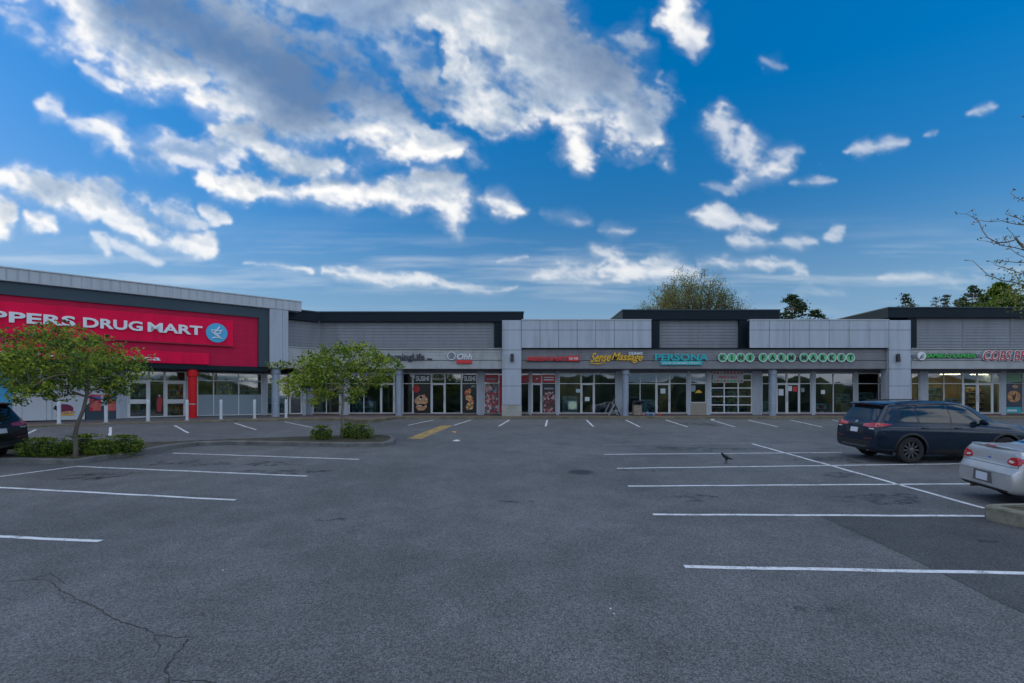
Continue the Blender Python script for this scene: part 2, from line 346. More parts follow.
# oil drips and tyre-dark blots the cars have left in the bays
def blot(px, py, rx, ry, seed, m):
    c = G(px, py); r = random.Random(seed); n = 26; mb = MB(); ph = [r.uniform(0, 6.28) for _ in range(4)]
    P = [(c.x, c.y)]
    for i in range(n):
        a = 2 * math.pi * i / n; k = 1 + .22 * math.sin(2 * a + ph[0]) + .18 * math.sin(3 * a + ph[1]) + .13 * math.sin(5 * a + ph[2]) + .08 * math.sin(9 * a + ph[3]); P.append((c.x + rx * k * math.cos(a), c.y + ry * k * math.sin(a)))
    mb.v = [(x, y, zg(x, y) + .0045) for x, y in P]; mb.f = [(0, 1 + i, 1 + (i + 1) % n) for i in range(n)]; mb.m = [0] * n; structure('oil_stain', mb, m)
def oilmat():
    m, nt, bs = newmat('oil_stain'); L = nt.links.new; sv(bs, 'Base Color', (.018, .018, .019, 1)); sv(bs, 'Roughness', .5); tr = N(nt, 'ShaderNodeBsdfTransparent'); tc = N(nt, 'ShaderNodeTexCoord'); n = N(nt, 'ShaderNodeTexNoise'); sv(n, 'Scale', 3.5); sv(n, 'Detail', 9); sv(n, 'Roughness', .75); L(tc.outputs['Object'], n.inputs['Vector'])
    r = N(nt, 'ShaderNodeMapRange'); sv(r, 'From Min', .46); sv(r, 'From Max', .68); sv(r, 'To Max', .72); L(n.outputs['Fac'], r.inputs['Value']); mx = N(nt, 'ShaderNodeMixShader'); L(r.outputs[0], mx.inputs[0]); L(tr.outputs[0], mx.inputs[1]); L(bs.outputs[0], mx.inputs[2]); L(mx.outputs[0], nt.nodes['Material Output'].inputs['Surface']); return m
OM = oilmat()
for q in ((880, 499, .8, .55, 1), (690, 498, .5, .3, 2), (850, 475, .6, .5, 3), (700, 449, 1.3, .7, 4), (830, 460, 1.0, .5, 5), (105, 475, .9, .35, 6), (80, 479, .5, .3, 7), (280, 472, 1.0, .4, 8), (190, 463, 1.1, .5, 9), (270, 464, .8, .4, 10), (820, 610, .22, .16, 11), (838, 607, .16, .04, 12), (737, 630, .05, .05, 13), (793, 521, .15, .06, 14), (722, 539, .10, .05, 15), (977, 541, .2, .12, 16), (520, 502, .35, .14, 17), (650, 470, .7, .3, 18), (790, 597, .08, .05, 19), (640, 640, .10, .07, 20), (330, 520, .25, .12, 21), (700, 424, 1.2, .8, 24)): blot(*q, OM)

# pavement along the shops: one raised slab, a kerb round its edge
edge = [AN.P(-60, 2.6, 0), AN.P(-30, 2.6, 0), AN.P(-2.4, 2.6, 0), Vector((-9.8, 30.5, 0)), Vector((-8.5, 28.7, 0)), Vector((-7.9, 28.3, 0)), Vector((-7.5, 29.2, 0)), Vector((-6.9, 32.0, 0)), Vector((70, 32.0, 0))]
def offset_poly(pts, d, closed=False):          # inwards = to the left of the running direction
    out = []; n = len(pts)
    for i in range(n):
        if closed: a, b, c = pts[i - 1], pts[i], pts[(i + 1) % n]
        else: a, b, c = pts[max(i - 1, 0)], pts[i], pts[min(i + 1, n - 1)]
        t1, t2 = (b - a), (c - b)
        if t1.length < 1e-6: t1 = t2
        if t2.length < 1e-6: t2 = t1
        t1, t2 = t1.normalized(), t2.normalized()
        n1, n2 = Vector((-t1.y, t1.x, 0)), Vector((-t2.y, t2.x, 0)); m = (n1 + n2).normalized()
        out.append(b + m * (d / max(.35, m.dot(n1))))
    return out
inner = offset_poly(edge, .16)
def kerb_ring(name, out, inn, ztop, zbot, m, closed):
    mb = MB(); n = len(out); c = .025
    mid = [o.lerp(i, .18) for o, i in zip(out, inn)]
    for i in range(n if closed else n - 1):
        j = (i + 1) % n
        A = lambda p, z: (p.x, p.y, z)
        zt, zt2 = ztop(out[i]), ztop(out[j])
        mb.quad([A(out[i], zbot(out[i])), A(out[j], zbot(out[j])), A(out[j], zt2 - c), A(out[i], zt - c)])
        mb.quad([A(out[i], zt - c), A(out[j], zt2 - c), A(mid[j], zt2), A(mid[i], zt)])
        mb.quad([A(mid[i], zt), A(mid[j], zt2), A(inn[j], zt2), A(inn[i], zt)])
        mb.quad([A(inn[i], zt), A(inn[j], zt2), A(inn[j], zt2 - .12), A(inn[i], zt - .12)])
    bm_o = structure(name, mb, m); return bm_o
kerb_ring('kerb', edge, inner, lambda p: FLOOR + .004, lambda p: .7, M['mosskerb'], False)
mb = MB(); top = inner + [Vector((70, 50, 0)), Vector((-13, 50, 0)), AN.P(-60, -14, 0)]
mb.quad([(p.x, p.y, FLOOR) for p in top]); structure('pavement', mb, M['walk'])

# planted islands in the lot
def island(name, px, w=.17, h=.15, soil_dip=.03, m=None):
    out = [G(*p) for p in px]
    area = sum(out[i - 1].x * out[i].y - out[i].x * out[i - 1].y for i in range(len(out)))
    if area < 0: out.reverse()
    flat = [Vector((p.x, p.y, 0)) for p in out]; inn = offset_poly(flat, w, True)
    kerb_ring(name + '_kerb', flat, inn, lambda p: zg(p.x, p.y) + h, lambda p: zg(p.x, p.y) - .05, m or M['kerb'], True)
    mb = MB(); mb.quad([(p.x, p.y, zg(p.x, p.y) + h - soil_dip) for p in inn]); structure(name + '_soil', mb, M['soil'])
island('left_island', [(-120, 464), (20, 463.5), (74, 465), (88, 463), (110, 459), (144, 454), (170, 449), (198, 446), (230, 445), (300, 446), (350, 447), (384, 447), (393, 444.5), (396, 441.5), (392, 439), (380, 438), (300, 440), (230, 442.6), (190, 444.2), (150, 446.2), (100, 447.5), (40, 449), (-120, 452)])
# raised concrete planter edge at the right
P0 = G(986.5, 520)
Q0 = G(1024, 528); dv = Vector((Q0.x - P0.x, Q0.y - P0.y, 0)).normalized()
flat = [Vector((P0.x, P0.y, 0)), Vector((P0.x, P0.y, 0)) + dv * 3.4, Vector((P0.x + 5.5, P0.y - 3.2, 0)), Vector((P0.x + 5.5, P0.y + .55, 0)), Vector((P0.x + .25, P0.y + .16, 0)), Vector((P0.x + .06, P0.y + .10, 0))]
inn = offset_poly(flat, .16, True)
kerb_ring('planter_kerb', flat, inn, lambda p: zg(p.x, p.y) + .24, lambda p: zg(p.x, p.y) - .05, mat('lichen_concrete', (.20, .19, .155), .92, .3, 2.2, bump=.8, bscale=22, dirt=(.075, .08, .035, .85)), True)
mb = MB(); mb.quad([(p.x, p.y, zg(p.x, p.y) + .21) for p in inn]); structure('planter_soil', mb, M['soil'])

# ================================================================= BUILDINGS
GLZ = -1.6                                        # glazing line, behind the fascia
def joints(mb, pl, a0, a1, d, z0, z1, aj, zj, gap=.012, th=.03):
    """a clad wall: flat panels with open joints between them"""
    A = [a0] + sorted(x for x in aj if a0 < x < a1) + [a1]; Zs = [z0] + sorted(z for z in zj if z0 < z < z1) + [z1]
    for i in range(len(A) - 1):
        for j in range(len(Zs) - 1):
            mb.pbox(pl, A[i] + gap, A[i + 1] - gap, d, d - th, Zs[j] + gap, Zs[j + 1] - gap)
def lap(mb, pl, a0, a1, d, z0, z1, step=.19, out=.022):
    """lapped boards: one folded sheet"""
    n = max(1, round((z1 - z0) / step)); st = (z1 - z0) / n; rows = []
    for i in range(n):
        rows += [(d + out, z0 + i * st), (d, z0 + (i + 1) * st - .012), (d - .012, z0 + (i + 1) * st)]
    b = len(mb.v)
    for (dd, z) in rows: mb.v += [tuple(pl.P(a0, dd, z)), tuple(pl.P(a1, dd, z))]
    for i in range(len(rows) - 1): mb.f.append((b + 2 * i, b + 2 * i + 1, b + 2 * i + 3, b + 2 * i + 2)); mb.m.append(0)

def window(root, pl, a0, a1, z0, z1, mul=(), tr=(), fw=.05, dep=.09, d=GLZ, pane='glass', fm='frame', name='window', low=None):
    mb = MB(); g = .002; a0 += g; a1 -= g
    mb.pbox(pl, a0, a0 + fw, d + dep / 2, d - dep / 2, z0, z1); mb.pbox(pl, a1 - fw, a1, d + dep / 2, d - dep / 2, z0, z1)
    mb.pbox(pl, a0 + fw, a1 - fw, d + dep / 2, d - dep / 2, z0, z0 + fw); mb.pbox(pl, a0 + fw, a1 - fw, d + dep / 2, d - dep / 2, z1 - fw, z1)
    for m in mul: mb.pbox(pl, m - fw / 2, m + fw / 2, d + dep / 2 - .004, d - dep / 2, z0 + fw, z1 - fw)
    cuts = [a0 + fw] + [x for m in mul for x in (m - fw / 2, m + fw / 2)] + [a1 - fw]
    for t in tr:
        for i in range(0, len(cuts), 2): mb.pbox(pl, cuts[i], cuts[i + 1], d + dep / 2 - .006, d - dep / 2, t - fw / 2, t + fw / 2)
    w = put(name, mb, M[fm], root)
    pm = MB(); pm.quad([pl.P(a0 + fw * .5, d, z0 + fw * .5), pl.P(a1 - fw * .5, d, z0 + fw * .5), pl.P(a1 - fw * .5, d, z1 - fw * .5), pl.P(a0 + fw * .5, d, z1 - fw * .5)])
    put('pane', pm, M[pane] if isinstance(pane, str) else pane, w)
    if low:                                       # a band of film stuck on the lower glass
        lm = MB(); lm.pbox(pl, a0 + fw, a1 - fw, d + .012, d + .008, z0 + fw, low[0]); put('film', lm, M[low[1]], w)
    return w
def door(root, pl, a0, a1, z0=FLOOR + .02, z1=FLOOR + 2.06, fw=.085, d=GLZ, mid=None, hinge=1):
    mb = MB(); g = .004; a0 += g; a1 -= g; dep = .06; d2 = d + .02
    mb.pbox(pl, a0, a0 + fw, d2 + dep / 2, d2 - dep / 2, z0, z1); mb.pbox(pl, a1 - fw, a1, d2 + dep / 2, d2 - dep / 2, z0, z1)
    mb.pbox(pl, a0 + fw, a1 - fw, d2 + dep / 2, d2 - dep / 2, z0, z0 + .14); mb.pbox(pl, a0 + fw, a1 - fw, d2 + dep / 2, d2 - dep / 2, z1 - fw, z1)
    if mid: mb.pbox(pl, a0 + fw, a1 - fw, d2 + dep / 2 - .003, d2 - dep / 2, mid - .12, mid + .12)
    o = put('door', mb, M['frame'], root)
    pm = MB(); pm.quad([pl.P(a0 + fw * .6, d2, z0 + .1), pl.P(a1 - fw * .6, d2, z0 + .1), pl.P(a1 - fw * .6, d2, z1 - fw * .6), pl.P(a0 + fw * .6, d2, z1 - fw * .6)])
    put('pane', pm, M['glass'], o)
    h = MB(); ah = a1 - fw * .5 if hinge > 0 else a0 + fw * .5
    h.tube([pl.P(ah, d2 + .03, z0 + .85), pl.P(ah, d2 + .09, z0 + .87), pl.P(ah, d2 + .09, z0 + 1.25), pl.P(ah, d2 + .03, z0 + 1.27)], .014, 6); put('handle', h, M['tin'], o)
    return o
def post(root, pl, a0, a1, d0=GLZ + .09, d1=GLZ - .2, z0=FLOOR, z1=4.0, m='whitewall', name='pilaster'):
    mb = MB(); mb.pbox(pl, a0, a1, d0, d1, z0, z1); return put(name, mb, M[m], root, bevel=.008)
def column(root, c, r, z1, m='bluecol'):
    mb = MB(); mb.lathe([(r + .02, FLOOR - .02), (r + .02, FLOOR + .10), (r, FLOOR + .12), (r, z1 - .36)], (c.x, c.y, 0), 28)
    o = put('column', mb, M[m], root, smooth=False)
    k = MB(); k.lathe([(r + .003, z1 - .36), (r + .06, z1 - .34), (r + .06, z1 - .02), (r - .02, z1 + .05)], (c.x, c.y, 0), 28); put('capital', k, M[m], o)
    j = MB(); j.lathe([(r + .004, FLOOR + .78), (r + .012, FLOOR + .79), (r + .012, FLOOR + .82), (r + .004, FLOOR + .83)], (c.x, c.y, 0), 28); put('collar', j, M['tin'], o)
def lamp(root, pl, px, py):
    a, z = pl.A(px, .2), pl.Z(px, py, .2); mb = MB()
    mb.pbox(pl, a - .07, a + .07, .253, .202, z - .16, z + .16)
    hx = [pl.P(a - .10, .25, z + .06), pl.P(a + .10, .25, z + .06), pl.P(a + .10, .25, z + .24), pl.P(a - .10, .25, z + .24)]
    mb.hexa([pl.P(a - .1, .42, z - .24), pl.P(a + .1, .42, z - .24), pl.P(a + .1, .254, z - .24), pl.P(a - .1, .254, z - .24), pl.P(a - .1, .34, z + .26), pl.P(a + .1, .34, z + .26), pl.P(a + .1, .254, z + .26), pl.P(a - .1, .254, z + .26)])
    put('wall_lamp', mb, M['black'], root, bevel=.02)

# ---------------------------------------------------------------- the long shop row
SM = thing('shop_row', 'long low row of shops with pale panelled parapets and grey sign bands', 'building', (0, 36, FLOOR))
zt = lambda py, d=0: CH + (HY - py) * (33.4 - d) / F
XL, XR = -12.09, 60.0
A = FR.A
# structural mass: roof slab, back wall
mb = MB(); mb.hexa([(-16, 35.4, 4.1), (60, 35.4, 4.1), (60, 48, 4.1), (-24, 48, 4.1), (-16, 35.4, 6.5), (60, 35.4, 6.5), (60, 48, 6.5), (-24, 48, 6.5)]); put('roof', mb, M['roof'], SM)
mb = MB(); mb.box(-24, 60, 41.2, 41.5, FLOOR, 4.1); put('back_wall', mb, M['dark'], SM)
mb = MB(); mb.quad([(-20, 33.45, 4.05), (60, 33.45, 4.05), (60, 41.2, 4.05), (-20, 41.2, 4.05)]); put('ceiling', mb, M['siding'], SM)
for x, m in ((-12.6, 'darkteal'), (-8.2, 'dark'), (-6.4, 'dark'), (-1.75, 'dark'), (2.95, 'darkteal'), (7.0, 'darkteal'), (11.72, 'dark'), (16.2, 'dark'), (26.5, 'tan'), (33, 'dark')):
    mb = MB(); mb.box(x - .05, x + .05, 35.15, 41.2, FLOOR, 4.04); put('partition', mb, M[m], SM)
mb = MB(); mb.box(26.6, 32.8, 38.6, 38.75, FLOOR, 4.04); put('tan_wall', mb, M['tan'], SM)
# pillars with panel joints and a concrete foot
for a0, a1, w in ((502, 521.5, 0), (889, 911, 1)):
    l, r = A(a0, .2), A(a1, .2)
    core = MB(); core.pbox(FR, l + .03, r - .03, .17, -.55, FLOOR, zt(320, .2) - .02); p = put('pillar', core, M['navy'], SM)
    k = MB(); joints(k, FR, l, r, .2, zt(405, .2), zt(320, .2), [], [zt(y, .2) for y in (330, 350, 369, 386)]); put('cladding', k, M['white'], p)
    k = MB(); k.pbox(FR, l - .015, r + .015, .215, -.57, FLOOR - .01, zt(405, .2) - .01); put('foot', k, M['concrete'], p, bevel=.015)
    for s in (l + .001, r - .03 + .027):
        k = MB(); k.pbox(FR, s - .002, s + .002, .16, -.54, FLOOR + .6, zt(321, .2)); put('side_panel', k, M['whitewall'], p)
    lamp(SM, FR, 512 if not w else 897, 358)
# pale parapets
for a0, a1 in ((521.5, 651.5), (749.5, 889)):
    l, r = A(a0, .2) , A(a1, .2); n = round((r - l) / 1.19)
    k = MB(); k.pbox(FR, l + .01, r - .01, .17, -.12, zt(348, .2) + .02, zt(320, .2) - .02); p = put('parapet', k, M['navy'], SM)
    c = MB(); joints(c, FR, l, r, .2, zt(348, .2), zt(320, .2), [l + (r - l) * i / n for i in range(1, n)], [zt(330, .2)]); put('cladding', c, M['white'], p)
    c = MB(); c.pbox(FR, l, r, .23, -.15, zt(320, .2) - .01, zt(320, .2) + .05); put('coping', c, M['ribbed'], p)
# sign bands: grey over the middle shops, pale on the wings
def band(l, r, m, lapped):
    z0, z1 = zt(368.8), zt(349)
    k = MB(); zs = zt(360.5)
    k.pbox(FR, l, r, -.06, -.5, zs - .02, z1); b = put('sign_band', k, M[m], SM)
    c = MB(); lap(c, FR, l, r, -.05, zs, z1 - .05, .17, .012)
    put('boards', c, M[m], b)
    c = MB(); c.pbox(FR, l, r, .02, -.5, z0, zs - .025); put('valance', c, M[m], b, bevel=.01)
    c = MB(); c.pbox(FR, l, r, .05, -.5, z1 + .003, z1 + .06); put('flashing', c, M['navy' if m == 'band' else 'band2'], b)
    c = MB(); c.pbox(FR, l + .1, r - .1, .03, -.05, zs + .03, zs + .12); put('raceway', c, M[m], b)
band(XL, A(502) - .01, 'band2', 0); band(A(521.6), A(889) - .01, 'band', 1); band(A(911) + .01, XR, 'band2', 0)
# pale band round the bend
zb0, zb1 = zt(368.8), zt(349)
l, r = AN.A(287), -.005
k = MB(); k.pbox(AN, l, r, -.02, -.5, zb0, zb1); put('sign_band', k, M['band2'], SM)
k = MB(); k.pbox(AN, l, r + .02, .03, -.5, zb1 + .003, zb1 + .06); put('flashing', k, M['band2'], SM)
# raised roof boxes: dark eaves and jambs round lapped siding
def roofbox(pl, a0, a1, t0, t1, s0, s1, ztop, zeave, jamb, depth=10, label=None, ds=-.8, de=-.5, zlo=None):
    zlo = zlo or zt(349)
    k = MB(); k.pbox(pl, a0, a1, de, -depth, zeave, ztop); e = put('roof_box', k, M['navy'], SM)
    k = MB(); k.pbox(pl, a0 - .03, a1 + .03, de + .05, -depth, ztop + .003, ztop + .07); put('coping', k, M['teal'], e)
    k = MB(); lap(k, pl, s0, s1, ds, zlo, zeave - .003); put('siding', k, M['siding'], e)
    k = MB(); k.pbox(pl, s0 - .3, s1 + .3, ds - .05, ds - .4, zlo, zeave - .002); put('wall', k, M['roof'], e)
    for (j0, j1) in jamb:
        k = MB(); k.pbox(pl, j0, j1, de - .1, -depth, zlo, zeave - .004); put('jamb', k, M['navy'], e)
    for q in range(int((s1 - s0) / 3.4)):
        aq = s0 + (s1 - s0) * (q + 1) / (int((s1 - s0) / 3.4) + 1)
        k = MB(); k.pbox(pl, aq - .015, aq + .015, ds + .03, ds - .02, zlo, zeave - .01); put('seam', k, M['siding'], e)
B = lambda px, d=-.5: FR.A(px, d)
tz = lambda py, d=-.5: CH + (HY - py) * (33.4 - d) / F
roofbox(FR, -12.4, B(523.5), 0, 0, -12.39, B(494), tz(312.5), tz(321.5), [(B(494), B(503))])
roofbox(FR, B(622.5), B(780), 0, 0, B(660), B(740), tz(310.5), tz(319.5), [(B(650), B(660)), (B(740), B(751))])
roofbox(FR, B(888), XR, 0, 0, B(918), XR, tz(308), tz(317.5), [(B(909), B(918))])
roofbox(AN, -6.5, 0.2, 0, 0, -6.3, .30, tz(312.5) - .02, tz(321.5) - .02, [], depth=3)

# glazing of the straight row
def GA(px): return FR.A(px, GLZ)
ZS, ZT, ZD = FLOOR + .10, 3.86, 3.17
def bay(px0, px1, kind='win', mul=(), root=SM, **k):
    a0, a1 = GA(px0), GA(px1); mul = [GA(m) for m in mul]
    if kind == 'win': return window(root, FR, a0, a1, ZS, ZT, mul, (ZD,), **k)
    if kind == 'door':
        door(root, FR, a0, a1, **k); return window(root, FR, a0, a1, ZD - .01, ZT)
    if kind == 'pil': return post(root, FR, a0, a1, **k)
bay(304, 313, 'pil'); bay(313, 340, 'win', (326.5,)); bay(340, 349, 'pil'); bay(349, 381, 'win', (364,)); bay(381, 394.5, 'door'); bay(394.5, 413, 'win', (403,))
bay(413, 431.5, 'win'); bay(431.5, 445, 'door'); bay(445, 461.5, 'win'); bay(461.5, 477.5, 'win'); bay(477.5, 484, 'pil'); bay(484, 503, 'win', (499,))
bay(520, 529, 'win'); bay(529, 531.5, 'pil'); bay(531.5, 541.5, 'door'); bay(541.5, 556, 'win'); bay(556, 559, 'pil'); bay(559, 581, 'win'); bay(581, 594, 'door', hinge=-1); bay(594, 616, 'win'); bay(616, 624, 'pil')
bay(624, 656, 'win', (640,)); bay(656, 669.5, 'door'); bay(669.5, 687, 'win'); bay(687, 690, 'pil')
bay(706, 710, 'pil'); bay(752, 761.5, 'pil'); bay(761.5, 776, 'win', (769,)); bay(776, 786.5, 'door'); bay(786.5, 799, 'door', hinge=-1); bay(799, 811, 'win'); bay(811, 814.5, 'pil')
bay(814.5, 854, 'win', (833,)); bay(854, 857, 'pil'); bay(857, 883, 'win', (878.5,)); bay(883, 889, 'pil', m='band')
bay(910.5, 919, 'win'); bay(919, 927, 'pil'); bay(927, 962.5, 'win', (943.5,)); bay(962.5, 977, 'door'); bay(977, 992, 'door', hinge=-1); bay(992, 1000, 'win'); bay(1000, 1005, 'pil'); bay(1005, 1060, 'win', (1022.5, 1041)); bay(1060, 1066, 'pil'); bay(1066, 1140, 'win', (1090, 1115)); bay(1140, 1148, 'pil'); bay(1148, 1300, 'win', (1180, 1210, 1240, 1270))
# header and sill strips over and under the glass
mb = MB(); mb.pbox(FR, GA(302), GA(1300), GLZ + .05, GLZ - .15, ZT + .003, 4.045); put('header', mb, M['siding'], SM)
mb = MB(); mb.pbox(FR, GA(304), GA(1300), GLZ + .07, GLZ - .15, FLOOR - .01, ZS - .003); put('plinth', mb, M['walk'], SM)
# low beige wall under the counter window, and the glazed roll-up door
a0, a1 = GA(690), GA(706)
mb = MB(); mb.pbox(FR, a0, a1, GLZ + .08, GLZ - .15, FLOOR, FLOOR + .80); put('low_wall', mb, M['beige'], SM)
window(SM, FR, a0, a1, FLOOR + .803, ZT, (), (ZD,))
g = window(SM, FR, GA(710), GA(752), ZS, ZT, [GA(724), GA(738)], [ZS + .56, ZS + 1.12, ZS + 1.68, ZS + 2.2], fw=.075, name='roll_up_door')
# round columns under the valance
for px in (399, 625.5, 772.5, 1036): column(SM, FR.P(FR.A(px, -.45), -.45, 0), .20, 4.06)

# ---------------------------------------------------------------- the drugstore at the left, on the angled line
DS = thing('drugstore_building', 'tall crimson fronted drugstore with pale ribbed parapet at the left', 'building', tuple(AN.P(-12, -4, FLOOR)))
aL = -46.0; Za = lambda px, py, d=0: AN.Z(px, py, d)
zP, zR, zT2, zB = Za(260, 297.2), Za(268, 308.8), Za(258, 318), 4.05
aw, ar, ap0, ap1, ac = AN.A(258), AN.A(268), AN.A(268.5), AN.A(287), AN.A(301.5, .25)
mb = MB(); mb.pbox(AN, aL, ac, .25, -.35, zR, zP - .06); p = put('parapet', mb, M['white'], DS)
c = MB()
n = 120
for i in range(n):
    q0 = aL + (ac - aL) * i / n; q1 = aL + (ac - aL) * (i + 1) / n; c.pbox(AN, q0 + .03, q1 - .03, .268, .252, zR + .02, zP - .07)
put('ribbing', c, M['ribbed'], p)
c = MB(); c.pbox(AN, aL, ac + .03, .30, -.4, zP - .055, zP); put('coping', c, M['ribbed'], p)
mb = MB(); mb.pbox(AN, aL, ar - .004, .12, -.3, zT2 + .003, zR - .003); put('dark_band', mb, M['teal'], DS)
mb = MB(); mb.pbox(AN, aw + .003, ar - .004, .12, -.3, zB, zT2); put('dark_band', mb, M['teal'], DS)
mb = MB(); mb.pbox(AN, aL, aw, .0, -.3, zB, zT2); p = put('red_wall', mb, M['redwall'], DS)
c = MB()
for i in range(9): c.pbox(AN, aL + .01, aw - .01, .012, .002, zB + .08 + i * .32, zB + .08 + i * .32 + .3)
put('red_boards', c, M['redwall'], p)
mb = MB(); mb.pbox(AN, ap0, ap1, .22, -1.1, zB - .02, zR - .003); p = put('corner_pier', mb, M['whitewall'], DS)
c = MB(); joints(c, AN, ap0, ap1, .25, zB - .02, zR - .006, [ap0 + (ap1 - ap0) * .68], []); put('cladding', c, M['white'], p)
mb = MB(); mb.pbox(AN, aL, ar, .02, -3, zB - .25, zB - .003); put('soffit', mb, M['navy'], DS)
mb = MB(); mb.pbox(AN, aL, ap1 - .1, -.5, -16, zB + .1, zP - .5); put('roof', mb, M['roof'], DS)
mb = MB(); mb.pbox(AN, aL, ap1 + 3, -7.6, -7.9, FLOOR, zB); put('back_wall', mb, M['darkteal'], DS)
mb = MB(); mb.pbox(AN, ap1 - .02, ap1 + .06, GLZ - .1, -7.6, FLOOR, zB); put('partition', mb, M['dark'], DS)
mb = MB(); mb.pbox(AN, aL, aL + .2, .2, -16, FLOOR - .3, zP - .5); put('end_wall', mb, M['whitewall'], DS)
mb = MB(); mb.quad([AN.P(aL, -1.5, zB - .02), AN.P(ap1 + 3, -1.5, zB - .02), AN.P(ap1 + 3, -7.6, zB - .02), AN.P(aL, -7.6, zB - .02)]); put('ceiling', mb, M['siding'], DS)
def NA(px): return AN.A(px, GLZ)
ZH = 3.72
mb = MB(); mb.pbox(AN, aL, NA(303), GLZ + .05, GLZ - .15, ZH + .003, zB - .255); put('header', mb, M['teal'], DS)
mb = MB(); mb.pbox(AN, NA(190), NA(303.5), GLZ + .07, GLZ - .15, FLOOR - .01, ZS - .003); put('plinth', mb, M['walk'], DS)
ZN = 3.25
window(DS, AN, NA(197), NA(262), ZS, ZH, [NA(213.5), NA(238.5)], [ZN], low=(FLOOR + 1.33, 'frost'))
post(DS, AN, NA(262), NA(266.5), z1=ZH)
window(SM, AN, NA(266.5), NA(288), ZS, ZH, [NA(277)], [ZN]); door(SM, AN, NA(289), NA(302)); window(SM, AN, NA(289), NA(302), ZD, ZH); post(SM, AN, NA(302), NA(305.5), z1=ZH)
# entrance: swing doors either side of an open bay
post(DS, AN, NA(186), NA(190), z1=ZH)
door(DS, AN, NA(164.5), NA(186), fw=.13, mid=FLOOR + .95); window(DS, AN, NA(164.5), NA(186), ZD - .01, ZH)
window(DS, AN, NA(149), NA(164.5), ZS, ZH, (), (ZD,))
door(DS, AN, NA(127), NA(149), fw=.13, mid=FLOOR + .95, hinge=-1); window(DS, AN, NA(127), NA(149), ZD - .01, ZH)
post(DS, AN, NA(116), NA(127), z1=ZH)
mb = MB(); mb.pbox(AN, NA(86), NA(116), GLZ + .02, GLZ - .1, FLOOR + .75, ZH); mb2 = mb; put('wall', mb, M['filmwhite'], DS)
mb = MB(); mb.pbox(AN, NA(86), NA(116), GLZ + .03, GLZ - .1, FLOOR, FLOOR + .747); put('wall_base', mb, M['teal'], DS)
for i, q in enumerate((12, 30, 48, 85)):
    pass
cuts = [12, 22, 46.5, 52, 85]
for i in range(4):
    mb = MB(); mb.pbox(AN, NA(cuts[i]) + .006, NA(cuts[i + 1]) - .006, GLZ + .05, GLZ - .1, FLOOR + .06, ZH); put('film_panel', mb, M['filmwhite'], DS)
mb = MB(); mb.pbox(AN, NA(-40), NA(12) - .01, GLZ + .05, GLZ - .1, FLOOR + .06, ZH); put('blue_panel', mb, M['sky'], DS)
mb = MB(); mb.pbox(AN, aL, NA(-40) - .01, GLZ + .05, GLZ - .1, FLOOR + .06, ZH); put('film_panel', mb, M['filmwhite'], DS)
column(DS, AN.P(AN.A(192.5, -.25), -.25, 0), .21, zB - .27, 'redpost'); column(SM, AN.P(AN.A(275.5, -.25), -.25, 0), .22, zB - .02)
# ================================================================= SIGNS
def sign(name, label, pl, px, py, group=None, d=.1):
    return thing(name, label, 'sign', tuple(pl.P(pl.A(px, d), d, pl.Z(px, py, d))), group)
def flatmat(n, c, r=.4): return mat(n, c, r, .04)
SG = dict(red=flatmat('sign_red', (.62, .02, .025)), yellow=flatmat('sign_yellow', (.75, .42, .01)), teal=flatmat('sign_teal', (.01, .38, .42)), green=flatmat('sign_green', (.04, .42, .07)),
          lgreen=flatmat('disc_green', (.10, .47, .20)), ink=flatmat('sign_ink', (.02, .025, .04)), white=flatmat('sign_white', (.66, .69, .72)), grey=flatmat('sign_grey', (.22, .24, .27)), crimson=flatmat('bread_red', (.42, .015, .03)), blue=flatmat('sign_blue', (.03, .12, .5)))
def fz(py, d=.1): return CH + (HY - py) * (33.4 - d) / F
def fa(px, d=.1): return FR.A(px, d)
def txt(s, x0, x1, y0, y1, m, par, d=.1, bold=.02, shear=0, name='lettering', th=.05, wave=None):
    mb = MB(); letters(mb, FR, s, fa(x0, d), fa(x1, d), fz(y0, d), fz(y1, d), d, th, bold, shear, 0, wave); return put(name, mb, m, par)
def plate(x0, x1, y0, y1, m, par, d0, d1, name='backing', bev=.01):
    mb = MB(); mb.pbox(FR, fa(x0, d0), fa(x1, d0), d0, d1, fz(y0, d0), fz(y1, d0)); return put(name, mb, m, par, bevel=bev)
t = sign('shop_sign', 'dark lettering reading LearningLife on the pale band behind the small tree', FR, 390, 358)
txt('LearningLife', 382, 424.5, 362, 353.5, SG['ink'], t, .12, .025)
mb = MB(); c = FR.P(fa(376), .13, fz(356)); mb.disc(c - Vector((0, 0, 0)), Vector((1, 0, 0)), Vector((0, 0, 1)), .2, .06, 6); put('logo', mb, SG['blue'], t)
txt('tutoring', 427, 432, 360.5, 357.8, SG['ink'], t, .10, .01, name='small_lettering')
t = sign('shop_sign', 'grey round emblem with a red strip on the pale band above the sushi windows', FR, 460, 358)
mb = MB(); c = FR.P(fa(451.5), .12, fz(356))
mb.tube([c + Vector((math.cos(a) * .24, 0, math.sin(a) * .24)) for a in [i * math.pi / 12 for i in range(25)]], .03, 6); put('emblem_ring', mb, SG['white'], t)
mb = MB(); mb.tube([c + Vector((-.12, 0, -.12)), c + Vector((.0, 0, .02)), c + Vector((.14, 0, .13))], [.05, .04, .01], 6); put('emblem_stroke', mb, SG['grey'], t)
mb = MB(); mb.disc(c + Vector((0, .03, 0)), Vector((1, 0, 0)), Vector((0, 0, -1)), .22, .02, 24); put('emblem_disc', mb, SG['grey'], t)
txt('Ohh', 457, 472, 359.5, 353.5, SG['white'], t, .12, .02, .2)
plate(456.5, 472, 363.5, 360.2, SG['red'], t, .13, .06, 'red_strip')
